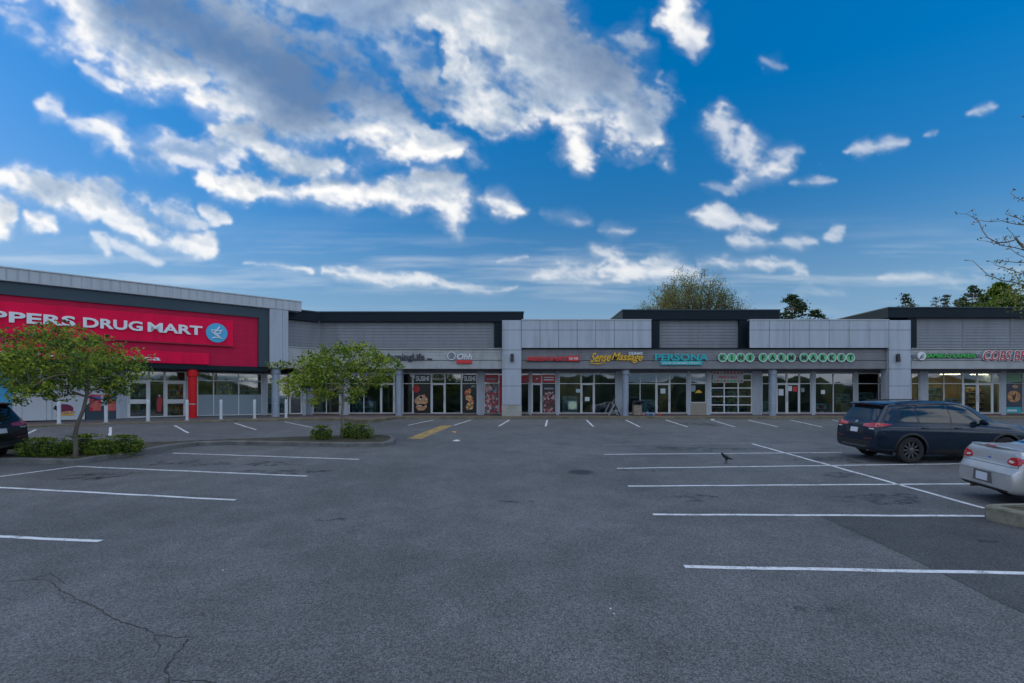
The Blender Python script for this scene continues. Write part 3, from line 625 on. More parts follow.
t = sign('shop_sign', 'red capitals with a red and white tag on the grey band beside the left pillar', FR, 553, 358)
txt("ANDREW'S MEATS", 526.5, 567, 361, 356.3, SG['red'], t, .13, .035)
plate(568, 579, 361.2, 355.8, SG['red'], t, .14, .05, 'tag'); txt('ON THE', 569, 578, 359.8, 357.3, SG['white'], t, .155, .02, name='tag_lettering', th=.012)
plate(526.5, 580, 361.8, 361.2, SG['ink'], t, .1, .03, 'raceway')
t = sign('shop_sign', 'yellow slanting script Sense Massage under a small white tag', FR, 617, 358)
txt('Sense', 590.5, 611, 362.3, 353, SG['yellow'], t, .13, .015, .45, wave=lambda u: u * .12)
txt('Massage', 611.5, 643, 363, 352.8, SG['yellow'], t, .131, .015, .45, wave=lambda u: .05 - u * .08)
mb = MB(); q = [FR.P(fa(x), .14, fz(y)) for x, y in ((590, 363.4), (598, 364), (606, 362.6))]; mb.tube(q, [.015, .035, .01], 6); put('flourish', mb, SG['yellow'], t)
plate(628, 643, 355.2, 351.8, SG['grey'], t, .10, .04, 'tag'); txt('CLINIC', 629, 642.5, 354.6, 352.2, SG['white'], t, .118, .03, name='tag_lettering', th=.016)
t = sign('shop_sign', 'teal capitals PERSONA over a teal strip on the grey band', FR, 682, 358)
txt('PERSONA', 655, 708.5, 360.6, 353.8, SG['teal'], t, .13, .03)
plate(660.5, 702.5, 365, 361, SG['teal'], t, .15, .05, 'strip'); txt('SALON & BARBER STUDIO', 662.5, 700, 363.9, 362.1, SG['white'], t, .163, .01, name='strip_lettering', th=.012)
t = sign('shop_sign', 'row of fourteen round green discs spelling KINS FARM MARKET', FR, 786, 358)
for ch, px in zip('KINSFARMMARKET', (722.4, 731.6, 740.7, 749.8, 763, 772.4, 781.4, 790.9, 803.8, 813, 822.6, 831.7, 841.2, 850.3)):
    mb = MB(); c = FR.P(fa(px), .12, fz(357.6)); mb.disc(c, Vector((1, 0, 0)), Vector((0, 0, -1)), .285, .08, 28)
    mb.v = [(x, y if y < 33.3 else y, z) for x, y, z in mb.v]; o = put('letter_disc', mb, SG['lgreen'], t)
    mb = MB(); mb.tube([c + Vector((math.cos(a) * .27, -.004, math.sin(a) * .27)) for a in [i * math.pi / 14 for i in range(29)]], .022, 6); put('rim', mb, SG['white'], o)
    mb = MB(); uv, f, asp = text_geo(ch, .03); h = .15; w = h * min(1.1, asp)
    letters(mb, FR, ch, fa(px) - w, fa(px) + w, fz(357.6) - h, fz(357.6) + h, .150, .02, .045); put('letter', mb, SG['ink'], o)
mb = MB(); mb.pbox(FR, fa(718), fa(855), .05, .02, fz(359.2), fz(357.6)); put('raceway', mb, SG['ink'], t)
t = sign('shop_sign', 'green capitals BAMBOO EXPRESS beside a round white emblem on the right pale band', FR, 950, 355)
txt('BAMBOO EXPRESS', 926, 976, 357.6, 353.7, SG['green'], t, .13, .03); txt('BAMBOO EXPRESS', 926.6, 976.4, 358.2, 353.3, SG['ink'], t, .1, .05, name='letter_backing')
mb = MB(); c = FR.P(fa(921.5), .14, fz(356)); mb.disc(c, Vector((1, 0, 0)), Vector((0, 0, -1)), .26, .08, 28); o = put('emblem', mb, SG['white'], t)
mb = MB(); mb.tube([c + Vector((-.13, -.01, -.16)), c + Vector((-.02, -.01, .0)), c + Vector((.12, -.01, .12))], [.03, .035, .015], 6); mb.tube([c + Vector((.0, -.01, -.14)), c + Vector((.13, -.01, -.02))], [.03, .01], 6); put('leaf_mark', mb, SG['ink'], o)
txt('OPEN', 911.8, 916.8, 358, 354.5, SG['grey'], t, .08, .03, name='small_lettering'); txt('FOOD', 977.3, 981.5, 357.5, 354, SG['grey'], t, .08, .03, name='small_lettering')
t = sign('shop_sign', 'slanting red capitals COBS BREAD edged in white, nearest the right edge', FR, 1010, 355)
txt('COBS BREAD', 984, 1048, 360.5, 350.8, SG['crimson'], t, .15, -.002, .25); txt('COBS BREAD', 983, 1048.6, 361, 350.3, SG['white'], t, .12, .055, .25, name='letter_edge')
# drugstore signs on the angled front
def an(px, d): return AN.A(px, d)
dS = .14
t = thing('fascia_sign', 'long raised crimson sign box reading SHOPPERS DRUG MART with a blue disc', 'sign', tuple(AN.P(an(120, dS), dS, Za(120, 335, dS))))
s0, s1, z1, z0 = an(-130, dS), an(233.3, dS), Za(233.3, 321, dS), Za(233.3, 346, dS)
mb = MB(); mb.pbox(AN, s0, s1, dS, .02, z0, z1); put('sign_box', mb, M['red'], t, bevel=.015)
mb = MB(); mb.pbox(AN, s0 - .02, s1 + .02, dS + .02, .03, z0 - .05, z0 - .003); put('trim', mb, M['reddark'], t)
zl, zh = Za(196, 335, dS), Za(196, 326, dS)
for w, a, b in (('PERS', 9, 75.5), ('DRUG', 83, 142.5), ('MART', 147.5, 202)):
    mb = MB(); letters(mb, AN, w, an(a, dS), an(b, dS), zl, zh, dS + .09, .085, .03); put('lettering', mb, M['letter'], t)
wd = an(75.5, dS) - an(9, dS); mb = MB(); letters(mb, AN, 'SHOP', an(7.3, dS) - wd * 1.07, an(7.3, dS), zl, zh, dS + .09, .085, .03); put('lettering', mb, M['letter'], t)
ac_, zc = an(216.6, dS), Za(216.6, 333, dS); ux, uz = AN.ex.copy(), Vector((0, 0, 1))
mb = MB(); c = AN.P(ac_, dS + .004, zc); mb.disc(c, ux, uz, .53, -.06 if ux.cross(uz).dot(AN.n) < 0 else .06, 36); dsc = put('logo_disc', mb, M['sky'], t)
mb = MB(); q = lambda u, v: AN.P(ac_ + u * .85, dS + .075, zc + v * .85)
mb.tube([q(-.34, .16), q(-.1, .17), q(.12, .14), q(.34, .2)], .03, 6); mb.tube([q(-.3, .12), q(-.24, -.02), q(-.05, -.06), q(.2, -.02), q(.24, .1)], .035, 6)
mb.tube([q(-.28, -.36), q(-.1, -.3), q(.2, -.3), q(.3, -.36)], .035, 6); mb.tube([q(.16, .42), q(.02, .2), q(-.16, -.02), q(-.05, -.16), q(.12, -.2), q(.1, -.28)], .04, 6); mb.tube([q(-.18, -.12), q(0, -.1), q(.2, -.28)], .03, 6)
put('mortar_mark', mb, M['letter'], dsc)
t = thing('web_address_sign', 'low crimson sign box with small letters shoppersdrugmart.ca', 'sign', tuple(AN.P(an(150, .1), .1, Za(150, 358, .1))))
s0, s1 = an(-60, .1), an(208.8, .1); z1, z0 = Za(208.8, 353.6, .1), Za(208.8, 364.6, .1)
mb = MB(); mb.pbox(AN, s0, s1, .11, .02, z0, z1); put('sign_box', mb, M['red'], t, bevel=.012)
zl = Za(160, 360.6, .1); h = .36; a1 = an(160.5, .1); a0 = a1 - 7.4
mb = MB(); letters(mb, AN, 'shoppersdrugmart.ca', a0, a1, zl - .07, zl + .22, .15, .03, .012); put('lettering', mb, M['letter'], t)

# ================================================================= WINDOW PICTURES, things on the pavement
DP = GLZ + .07
def poster(label, px0, px1, py0, py1, base, pl=FR, name='window_poster'):
    """a printed sheet stuck flat on the glass; py0 bottom, py1 top"""
    a0, a1 = pl.A(px0, DP), pl.A(px1, DP); z0, z1 = pl.Z((px0 + px1) / 2, py0, DP), pl.Z((px0 + px1) / 2, py1, DP)
    t = thing(name, label, 'poster', tuple(pl.P((a0 + a1) / 2, DP, z0)))
    mb = MB(); mb.pbox(pl, a0, a1, DP, DP - .006, z0, z1); put('sheet', mb, base, t)
    return t, (lambda u, v, d=.0: pl.P(a0 + (a1 - a0) * u, DP + .004 + d, z0 + (z1 - z0) * v)), (a1 - a0), (z1 - z0)
def blob(t, q, pts, m, name='print', d=.0):
    mb = MB(); mb.quad([q(u, v, d) for u, v in pts]); put(name, mb, m, t)
def ring(u, v, ru, rv, n=14, wob=.15, seed=1):
    r = random.Random(seed); return [(u + ru * (1 + r.uniform(-wob, wob)) * math.cos(2 * math.pi * i / n), v + rv * (1 + r.uniform(-wob, wob)) * math.sin(2 * math.pi * i / n)) for i in range(n)]
PB = flatmat('poster_black', (.012, .012, .015), .3)
fish = busy('salmon_print', [(.5, .20, .07), (.62, .36, .18), (.35, .10, .04), (.7, .5, .32)], 6, vor=False); roll = busy('roll_print', [(.6, .2, .03), (.75, .55, .35), (.1, .2, .06), (.7, .3, .08), (.45, .05, .03)], 9)
for (x0, x1) in ((414.5, 430.3), (463, 476.3)):
    side = 'left' if x0 < 440 else 'right'
    t, q, w, h = poster('black strip lettered SUSHI above the %s food picture' % ('salmon and tuna' if x0 < 440 else 'sushi roll tower'), x0, x1, 382.3, 374.6, PB)
    mb = MB(); pl = FR; a0 = FR.A(x0, DP); letters(mb, FR, 'SUSHI', a0 + w * .08, a0 + w * .92, FR.Z(x0, 381, DP), FR.Z(x0, 376, DP), DP + .008, .004, .03); put('lettering', mb, SG['white'], t)
t, q, w, h = poster('dark food picture of salmon and red tuna, left of the sushi shop door', 414.5, 430.3, 413, 385, PB)
blob(t, q, ring(.12, .86, .22, .14, seed=3), flatmat('tuna_red', (.45, .01, .015))); blob(t, q, ring(.45, .45, .42, .22, 16, .2, 4), fish, d=.002); blob(t, q, ring(.42, .2, .34, .13, 14, .2, 5), fish, d=.002)
blob(t, q, [(.3, .5), (.5, .62), (.55, .58), (.38, .46)], SG['white'], d=.004); blob(t, q, [(.2, .26), (.44, .3), (.42, .26), (.25, .22)], SG['white'], d=.004); blob(t, q, ring(.42, .56, .09, .05, 10, .1, 6), PB, d=.005)
t, q, w, h = poster('black picture of stacked orange sushi rolls right of the sushi shop door', 463, 476.3, 413, 385, PB)
for i, (u, v, r) in enumerate(((.3, .72, .2), (.5, .8, .14), (.45, .55, .24), (.55, .38, .24), (.42, .22, .2), (.62, .2, .16))): blob(t, q, ring(u, v, r, r * .5, 12, .25, 20 + i), roll, d=.002 + i * .0006)
blob(t, q, [(.6, .9), (.66, .99), (.9, .98), (.98, .86), (.9, .93), (.72, .93)], SG['grey'], d=.002)
meat = busy('meat_collage', [(.4, .06, .07), (.06, .07, .1), (.5, .42, .4), (.3, .03, .04), (.12, .14, .2), (.55, .25, .2)], 7)
t, q, w, h = poster('red banner strip above the meat collage, beside the left pillar', 484.8, 498.4, 382.3, 374.6, SG['crimson']); blob(t, q, [(.12, .3), (.88, .3), (.88, .5), (.12, .5)], SG['grey'])
t, q, w, h = poster('crowded red and blue meat collage filling the glass left of the pillar', 484.8, 498.4, 413, 384.6, meat)
t, q, w, h = poster('narrow crimson sheet between the meat collage and the left pillar', 499.6, 502.2, 413, 375, SG['crimson'])
t, q, w, h = poster('crimson transom sheet just right of the left pillar', 522, 528.8, 382.5, 375, SG['crimson'])
t, q, w, h = poster('crimson transom sheet above the butcher door', 532.5, 541, 382.5, 375, SG['crimson']); blob(t, q, [(.35, .35), (.5, .65), (.7, .55), (.6, .45)], SG['white'])
t, q, w, h = poster('crimson transom sheet with pale writing above the dark meat poster', 542.5, 555.2, 382.5, 375, SG['crimson'])
for v in (.62, .3): blob(t, q, [(.1, v), (.9, v), (.9, v + .13), (.1, v + .13)], SG['white'])
t, q, w, h = poster('dark poster of stacked cuts of meat right of the butcher door', 543, 554.8, 412.5, 385, busy('cuts_print', [(.03, .02, .02), (.3, .05, .05), (.05, .04, .05), (.45, .3, .3), (.06, .02, .03)], 8))
blob(t, q, [(0, .78), (1, .78), (1, 1), (0, 1)], PB); blob(t, q, [(.1, .84), (.9, .84), (.9, .9), (.1, .9)], SG['grey'], d=.002)
t, q, w, h = poster('round pale green sticker low on the massage window', 568, 577, 409.5, 401, M['frost'])
blob(t, q, ring(.5, .5, .45, .45, 18, 0, 1), flatmat('pale_green', (.45, .60, .42)))
t, q, w, h = poster('small white notice on the massage shop door', 585, 589.5, 401, 397, SG['white']); t, q, w, h = poster('pale blue notice on the massage window beside the door', 576, 580, 392.5, 389, flatmat('pale_blue', (.4, .55, .62)))
t, q, w, h = poster('white notice on the salon door', 660.5, 665.5, 393.5, 388.5, flatmat('notice', (.5, .6, .66))); t, q, w, h = poster('yellow fish shaped sticker in the counter window', 695, 702.5, 393.3, 390, M['glass'])
blob(t, q, [(0, .1), (.3, .9), (.6, 1), (1, .2), (.6, .1)], SG['yellow']); 
t, q, w, h = poster('round grey sticker in the counter window', 690.8, 695.5, 391.5, 385.5, M['frost'])
t, q, w, h = poster('white banner with red and green print over the roll up door', 712.5, 743.5, 382.8, 371.2, flatmat('banner', (.42, .42, .44)))
r_ = random.Random(5)
for v in (.06, .76):
    for i in range(9): blob(t, q, ring(.07 + i * .108, v + .09, .038, .09, 8, .1, i), [SG['crimson'], SG['red'], SG['green']][r_.randrange(3)], 'printed_fruit', .002)
mb = MB(); a0 = FR.A(712.5, DP); letters(mb, FR, 'FRESH DAILY', a0 + w * .2, a0 + w * .8, FR.Z(728, 378.4, DP), FR.Z(728, 376, DP), DP + .008, .004, .02); put('lettering', mb, SG['crimson'], t)
for lab, x0, x1, y0, y1, m in (('white notice high on the market left door', 778.5, 783.5, 395.5, 389, SG['white']), ('red poster on the market right door', 793, 797, 391.5, 386.5, SG['red']), ('white notice on the market right door', 788, 792, 391, 386, SG['white']), ('pale notice in the glass right of the market doors', 801, 804.5, 392, 388, SG['grey']), ('small white notice in the market window', 821, 825, 394, 390, SG['white'])):
    poster(lab, x0, x1, y0, y1, m)
t, q, w, h = poster('dark poster of a round loaf over a teal strip by the bakery', 1006, 1021.5, 413, 383.5, flatmat('bread_dark', (.03, .05, .08)))
blob(t, q, ring(.5, .56, .42, .2, 20, .05, 2), busy('crust', [(.5, .22, .07), (.62, .34, .14), (.4, .15, .05)], 5, vor=False)); blob(t, q, [(.46, .44), (.56, .44), (.66, .62), (.6, .7), (.5, .56), (.44, .64), (.38, .58)], PB, d=.002)
blob(t, q, [(0, 0), (1, 0), (1, .2), (0, .2)], SG['teal']); blob(t, q, [(.08, .05), (.7, .05), (.7, .12), (.08, .12)], SG['white'], d=.002); blob(t, q, ring(.6, .9, .2, .06, 12, .1, 3), fish, d=.001)
t, q, w, h = poster('green panel in the transom above the loaf poster', 1006, 1021.5, 382, 373.5, flatmat('soft_green', (.16, .32, .19)))
# drugstore pictures
t, q, w, h = poster('food cartoon print low on the white film panel behind the near tree', 53, 76, 415.5, 402.5, M['filmwhite'], AN)
blob(t, q, ring(.5, .5, .42, .4, 14, .1, 8), flatmat('plum', (.18, .01, .06))); blob(t, q, [(.2, .2), (.5, .05), (.9, .15), (1, .3), (.6, .35)], fish, d=.002); blob(t, q, [(0, .55), (.1, .8), (.3, .5), (.2, .3)], PB, d=.002); blob(t, q, [(.1, 0), (.95, 0), (.9, .1), (.2, .1)], SG['yellow'], d=.003)
rp = busy('pink_print', [(.55, .01, .04), (.62, .02, .06), (.55, .10, .08), (.5, .01, .05)], 5)
for lab, x0, x1 in (('pink poster with blue heading, left of two by the drugstore entrance', 89.5, 101), ('pink poster with blue heading, right of two by the drugstore entrance', 104.5, 116)):
    t, q, w, h = poster(lab, x0, x1, 411, 394.5, rp, AN); blob(t, q, [(.05, .72), (.95, .72), (.95, .86), (.05, .86)], SG['blue']); blob(t, q, [(.3, .1), (.6, .1), (.75, .6), (.5, .7), (.35, .4)], flatmat('poster_rose', (.6, .12, .10)), d=.002)
t, q, w, h = poster('standing red figure poster in the drugstore entrance glass', 156, 163, 413.5, 394, PB, AN)
blob(t, q, [(.2, .1), (.75, .1), (.8, .6), (.95, .35), (.85, .8), (.55, .82), (.2, .78), (.1, .4)], SG['crimson']); blob(t, q, ring(.5, .9, .14, .07, 10, 0), fish, d=.002)

# shelves of goods just inside the glass, seen dimly
def shelf(label, pl, px0, px1, dep, h, cols, sc=5, back='dark', stretch=(1, 1, 1)):
    d = GLZ - dep; a0, a1 = pl.A(px0, d), pl.A(px1, d)
    t = thing('display_shelf', label, 'shelf', tuple(pl.P((a0 + a1) / 2, d, FLOOR)))
    mb = MB(); mb.pbox(pl, a0, a1, d - .42, d - .46, FLOOR + .005, FLOOR + h); mb.pbox(pl, a0, a0 + .03, d, d - .418, FLOOR + .005, FLOOR + h); mb.pbox(pl, a1 - .03, a1, d, d - .418, FLOOR + .005, FLOOR + h); put('case', mb, M['whitewall'], t)
    n = max(2, round(h / .42)); g = busy('goods', cols, sc, stretch)
    for i in range(n):
        z = FLOOR + .08 + i * (h - .1) / n
        mb = MB(); mb.pbox(pl, a0 + .033, a1 - .033, d + .01, d - .41, z - .03, z); put('shelf_board', mb, M['frame'], t)
        mb = MB(); rr = random.Random(i + int(px0)); x = a0 + .06
        while x < a1 - .2:
            w = rr.uniform(.1, .3); mb.pbox(pl, x, min(x + w, a1 - .05), d - .03, d - .36, z + .002, z + rr.uniform(.5, .9) * (h - .1) / n); x += w + rr.uniform(.01, .05)
        tag(put('goods', mb, g, t), kind='stuff')
    return t
warm = [(.5, .25, .08), (.3, .1, .05), (.6, .45, .2), (.12, .1, .1), (.5, .35, .2)]; cool = [(.1, .2, .2), (.3, .4, .4), (.05, .1, .12), (.25, .3, .2)]; mix = [(.5, .1, .05), (.1, .3, .1), (.5, .4, .1), (.05, .08, .15), (.4, .4, .38)]
shelf('stocked wooden shelf seen through the drugstore right hand window', AN, 218, 232, .9, 2.2, warm); shelf('tall stocked shelf deep in the drugstore window nearest the corner pier', AN, 240, 258, 1.4, 2.4, warm)
shelf('orange stocked shelf behind the right swing door of the drugstore', AN, 165, 185, .8, 2.0, warm, 7); shelf('dim shelf behind the left swing door of the drugstore', AN, 128, 148, 1.2, 2.0, mix)
shelf('teal shelf in the window behind the blue grey corner column', AN, 268, 286, .6, 1.9, cool); shelf('low dark shelf behind the small tree', FR, 314, 326, .8, 1.2, mix)
mb = MB(); a0, a1 = FR.A(328, GLZ - .5), FR.A(339, GLZ - .5); mb.pbox(FR, a0, a1, GLZ - .5, GLZ - .54, FLOOR + .06, FLOOR + 1.55); mb.pbox(FR, a0 - .02, a1 + .02, GLZ - .47, GLZ - .57, FLOOR + 1.553, FLOOR + 1.62); mb.pbox(FR, a0, a1, GLZ - .44, GLZ - .6, FLOOR + .002, FLOOR + .057)
tag(put('wooden_screen', mb, M['wood'], loc=FR.P(a0, GLZ - .5, FLOOR), bevel=.008), 'brown wooden screen standing inside the glass behind the small tree', 'screen')
shelf('low teal desk shelf inside the tutoring room', FR, 352, 376, 1.4, .9, cool); shelf('orange stocked shelf inside the roll up door, at its left', FR, 712, 724, .9, 1.7, [(.6, .2, .04), (.3, .08, .03), (.1, .08, .08)], 4); shelf('dark produce shelf inside the roll up door, at its right', FR, 727, 749, 1.1, 1.6, mix)
shelf('white low shelf with red pots in the market window', FR, 816, 831, .3, .75, [(.5, .5, .46), (.45, .04, .03), (.3, .35, .25)], 4); shelf('dim stock behind the market right hand window', FR, 836, 853, .9, 1.4, cool); shelf('dark stock behind the last market window', FR, 859, 877, .7, 1.5, cool)
shelf('warm stocked shelf inside the bamboo shop, at its left', FR, 928, 942, .8, 1.8, [(.5, .2, .05), (.05, .15, .25), (.35, .2, .1), (.1, .05, .04)], 4); shelf('low counter of goods inside the bamboo shop', FR, 946, 961, .9, 1.1, [(.1, .2, .18), (.03, .03, .03), (.4, .4, .4)], 4); shelf('bread shelf behind the bakery doors', FR, 965, 990, 2.0, 1.9, warm)
shelf('white shelf left of the market doors', FR, 763, 775, .5, .9, [(.5, .5, .5), (.2, .3, .2), (.4, .3, .2)], 4); shelf('dim white counter inside the massage shop', FR, 562, 578, .6, 1.25, [(.35, .42, .42), (.2, .3, .3)], 3); shelf('pale counter inside the salon', FR, 640, 655, .6, 1.0, cool)
mb = MB(); a0 = FR.A(841, GLZ - .3); a1 = FR.A(852, GLZ - .3); mb.pbox(FR, a0, a1, GLZ - .3, GLZ - .75, FLOOR + .002, FLOOR + .75); mb.pbox(FR, a0 + .04, a1 - .04, GLZ - .28, GLZ - .296, FLOOR + .3, FLOOR + .42)
tag(put('cardboard_box', mb, mat('cardboard', (.38, .27, .17), .85, .1), loc=FR.P(a0, GLZ - .3, FLOOR), bevel=.012), 'tan cardboard box inside the market window near the dark SUV', 'box')
# lamps that are on inside: warm in the bakery corner and the drugstore
def lit(label, pl, px, d, z, ln=1.2, c=(1, .72, .4), e=6):
    a = pl.A(px, d); t = thing('ceiling_lamp', label, 'lamp', tuple(pl.P(a, d, z)))
    mb = MB(); mb.pbox(pl, a - ln / 2 - .03, a + ln / 2 + .03, d + .16, d - .16, z + .003, z + .06); put('housing', mb, M['frame'], t)
    m, nt, b = newmat('lamp_glow'); b.inputs['Emission Color'].default_value = (*c, 1); b.inputs['Emission Strength'].default_value = e
    mb = MB(); mb.pbox(pl, a - ln / 2, a + ln / 2, d + .12, d - .12, z - .02, z); put('diffuser', mb, m, t)
lit('warm ceiling lamp lit inside the bamboo shop', FR, 950, -3.2, 3.85, e=7); lit('warm ceiling lamp lit behind the bakery doors', FR, 980, -3.4, 3.85, e=7); lit('warm ceiling lamp lit in the drugstore by the corner pier', AN, 240, -3.4, 3.8, 1.0, e=7); lit('warm ceiling lamp lit in the drugstore entrance', AN, 172, -3.2, 3.8, 1.0, e=7)

# bollards along the drugstore kerb
def bollard(px, lab, first=[None]):
    c = AN.P(AN.A(px, 2.0), 2.0, FLOOR)
    if first[0] is None:
        t = thing('bollard', lab, 'bollard', tuple(c), 'white bollards along the drugstore kerb'); r = .072
        mb = MB(); mb.lathe([(r, 0), (r, .86), (r + .012, .865), (r + .012, .90), (r, .905), (r, 1.0), (r * .8, 1.04), (r * .35, 1.06)], tuple(c), 18); put('tube', mb, M['bollard'], t)
        mb = MB(); mb.lathe([(r + .05, .002), (r + .05, .03), (r + .002, .045)], tuple(c), 18); put('base_plate', mb, M['concrete'], t); first[0] = t; return
    t = copy_tree(first[0]); t.location = c; t['label'] = lab
for px, lab in ((59, 'white bollard by the food cartoon print, leftmost of the seven'), (106, 'white bollard in front of the two pink posters'), (148, 'white bollard at the drugstore left swing door'), (187, 'white bollard at the foot of the red column'), (221, 'white bollard before the frosted glass, next right of the red column'), (254.5, 'white bollard before the frosted glass, nearest the corner pier'), (286, 'white bollard right of the blue grey corner column, last of the row')): bollard(px, lab)
# litter bin by the salon
c = at(637, 415.6, 33.6); c.z = FLOOR; t = thing('litter_bin', 'square beige litter bin with a dark hood by the round column', 'bin', tuple(c))
mb = MB(); w = .25; mb.box(c.x - w, c.x + w, c.y - w, c.y + w, FLOOR + .03, FLOOR + .68); put('body', mb, mat('pebble_beige', (.24, .20, .16), .9, .3, 9, bump=.5), t, bevel=.02)
mb = MB(); mb.box(c.x - w - .02, c.x + w + .02, c.y - w - .02, c.y + w + .02, FLOOR + .685, FLOOR + .73); mb.box(c.x - w, c.x - w + .05, c.y - w, c.y + w, FLOOR + .732, FLOOR + .87); mb.box(c.x + w - .05, c.x + w, c.y - w, c.y + w, FLOOR + .732, FLOOR + .87)
mb.hexa([(c.x - w - .02, c.y - w - .02, FLOOR + .872), (c.x + w + .02, c.y - w - .02, FLOOR + .872), (c.x + w + .02, c.y + w + .02, FLOOR + .872), (c.x - w - .02, c.y + w + .02, FLOOR + .872), (c.x - .16, c.y - .16, FLOOR + .96), (c.x + .16, c.y - .16, FLOOR + .96), (c.x + .16, c.y + .16, FLOOR + .96), (c.x - .16, c.y + .16, FLOOR + .96)]); put('hood', mb, M['black'], t)
# A-frame board leaning open by the pilaster
c = at(614.5, 415.5, 34.2); c.z = FLOOR; t = thing('pavement_board', 'grey folding pavement board standing open beside the white pilaster', 'board', tuple(c)); dx = .38
for s in (-1, 1):
    mb = MB(); x0, x1 = c.x + s * dx, c.x + s * .03
    mb.hexa([(x0 - .015, c.y - .3, FLOOR + .002), (x0 + .015, c.y - .3, FLOOR + .002), (x0 + .015, c.y + .3, FLOOR + .002), (x0 - .015, c.y + .3, FLOOR + .002), (x1 - .015, c.y - .3, FLOOR + .72), (x1 + .015, c.y - .3, FLOOR + .72), (x1 + .015, c.y + .3, FLOOR + .72), (x1 - .015, c.y + .3, FLOOR + .72)]); put('leaf', mb, M['tin'], t)
mb = MB(); mb.box(c.x - .24, c.x + .24, c.y - .31, c.y - .29, FLOOR + .28, FLOOR + .31); put('stay', mb, M['frame'], t)
# small leftovers on the pavement in front of the salon
def bottle(px, col, h, lab):
    c = at(px, 415.5, 33.2); mb = MB(); mb.lathe([(.05, .002), (.062, .02), (.062, h * .6), (.03, h * .78), (.022, h * .84), (.028, h * .86), (.028, h)], (c.x, c.y, FLOOR), 14)
    tag(put('bottle', mb, flatmat('bottle_' + lab.split()[0], col), loc=(c.x, c.y, FLOOR), smooth=True), lab, 'bottle', 'containers left on the pavement')
bottle(643.5, (.45, .12, .08), .2, 'reddish container on the pavement just right of the litter bin'); bottle(648, (.08, .2, .5), .3, 'blue container on the pavement left of the salon door'); bottle(653.5, (.12, .25, .5), .22, 'shorter blue container just left of the salon door'); bottle(660, (.5, .04, .03), .22, 'bright red container before the salon door')
def scrap(px, py, r, col, name, lab, seed):
    c = G(px, py); mb = MB(); rr = random.Random(seed); n = 9; k0 = [(c.x + r * rr.uniform(.6, 1.1) * math.cos(i * 2 * math.pi / n), c.y + r * rr.uniform(.6, 1.1) * math.sin(i * 2 * math.pi / n)) for i in range(n)]
    b = 0; mb.v = [(x, y, zg(x, y) + .006 + rr.uniform(0, r * .2)) for x, y in k0] + [(c.x, c.y, zg(c.x, c.y) + r * .35)] + [(x, y, zg(x, y) + .004) for x, y in k0]
    for i in range(n): j = (i + 1) % n; mb.f += [(i, j, n), (j, i, n + 1 + i, n + 1 + j)]; mb.m += [0, 0]
    tag(put(name, mb, flatmat(name + str(seed), col, .8), loc=c), lab, 'litter')
scrap(457, 441, .16, (.62, .62, .64), 'paper_scrap', 'crumpled white paper on the lot below the yellow marking', 3); scrap(454, 432.3, .16, (.5, .30, .14), 'dry_leaf', 'curled tan leaf on the lot right of the yellow marking', 4)
scrap(712.5, 419.6, .14, (.66, .66, .66), 'paper_scrap', 'white scrap at the kerb in front of the roll up door', 6); scrap(610.5, 609, .016, (.6, .6, .6), 'paper_scrap', 'tiny white scrap in the foreground asphalt right of centre', 7); scrap(614, 614, .013, (.55, .55, .55), 'paper_scrap', 'tiny grey scrap just below its white neighbour in the foreground', 8)
scrap(223, 570.5, .014, (.6, .6, .62), 'paper_scrap', 'tiny pale scrap in the left foreground asphalt', 9); scrap(229, 444.5, .16, (.5, .48, .46), 'paper_scrap', 'pale rubbish against the island kerb', 10)
c = G(580.5, 472.3); t = thing('manhole_cover', 'dark round iron manhole cover set in the lot', 'manhole', tuple(c)); mb = MB(); ir = mat('cast_iron', (.018, .018, .02), .6, .3, 8, bump=.5)
n = 32; mb.v = [(c.x + .36 * math.cos(2 * math.pi * i / n), c.y + .36 * math.sin(2 * math.pi * i / n), 0) for i in range(n)] + [(c.x + .30 * math.cos(2 * math.pi * i / n), c.y + .30 * math.sin(2 * math.pi * i / n), 0) for i in range(n)]
mb.v = [(x, y, zg(x, y) + .008) for x, y, z in mb.v]; mb.f = [(i, (i + 1) % n, n + (i + 1) % n, n + i) for i in range(n)]; mb.m = [0] * n; put('rim', mb, M['old'], t)
mb = MB(); mb.quad([(c.x + .298 * math.cos(2 * math.pi * i / n), c.y + .298 * math.sin(2 * math.pi * i / n), zg(c.x + .298 * math.cos(2 * math.pi * i / n), c.y + .298 * math.sin(2 * math.pi * i / n)) + .006) for i in range(n)]); put('lid', mb, ir, t)
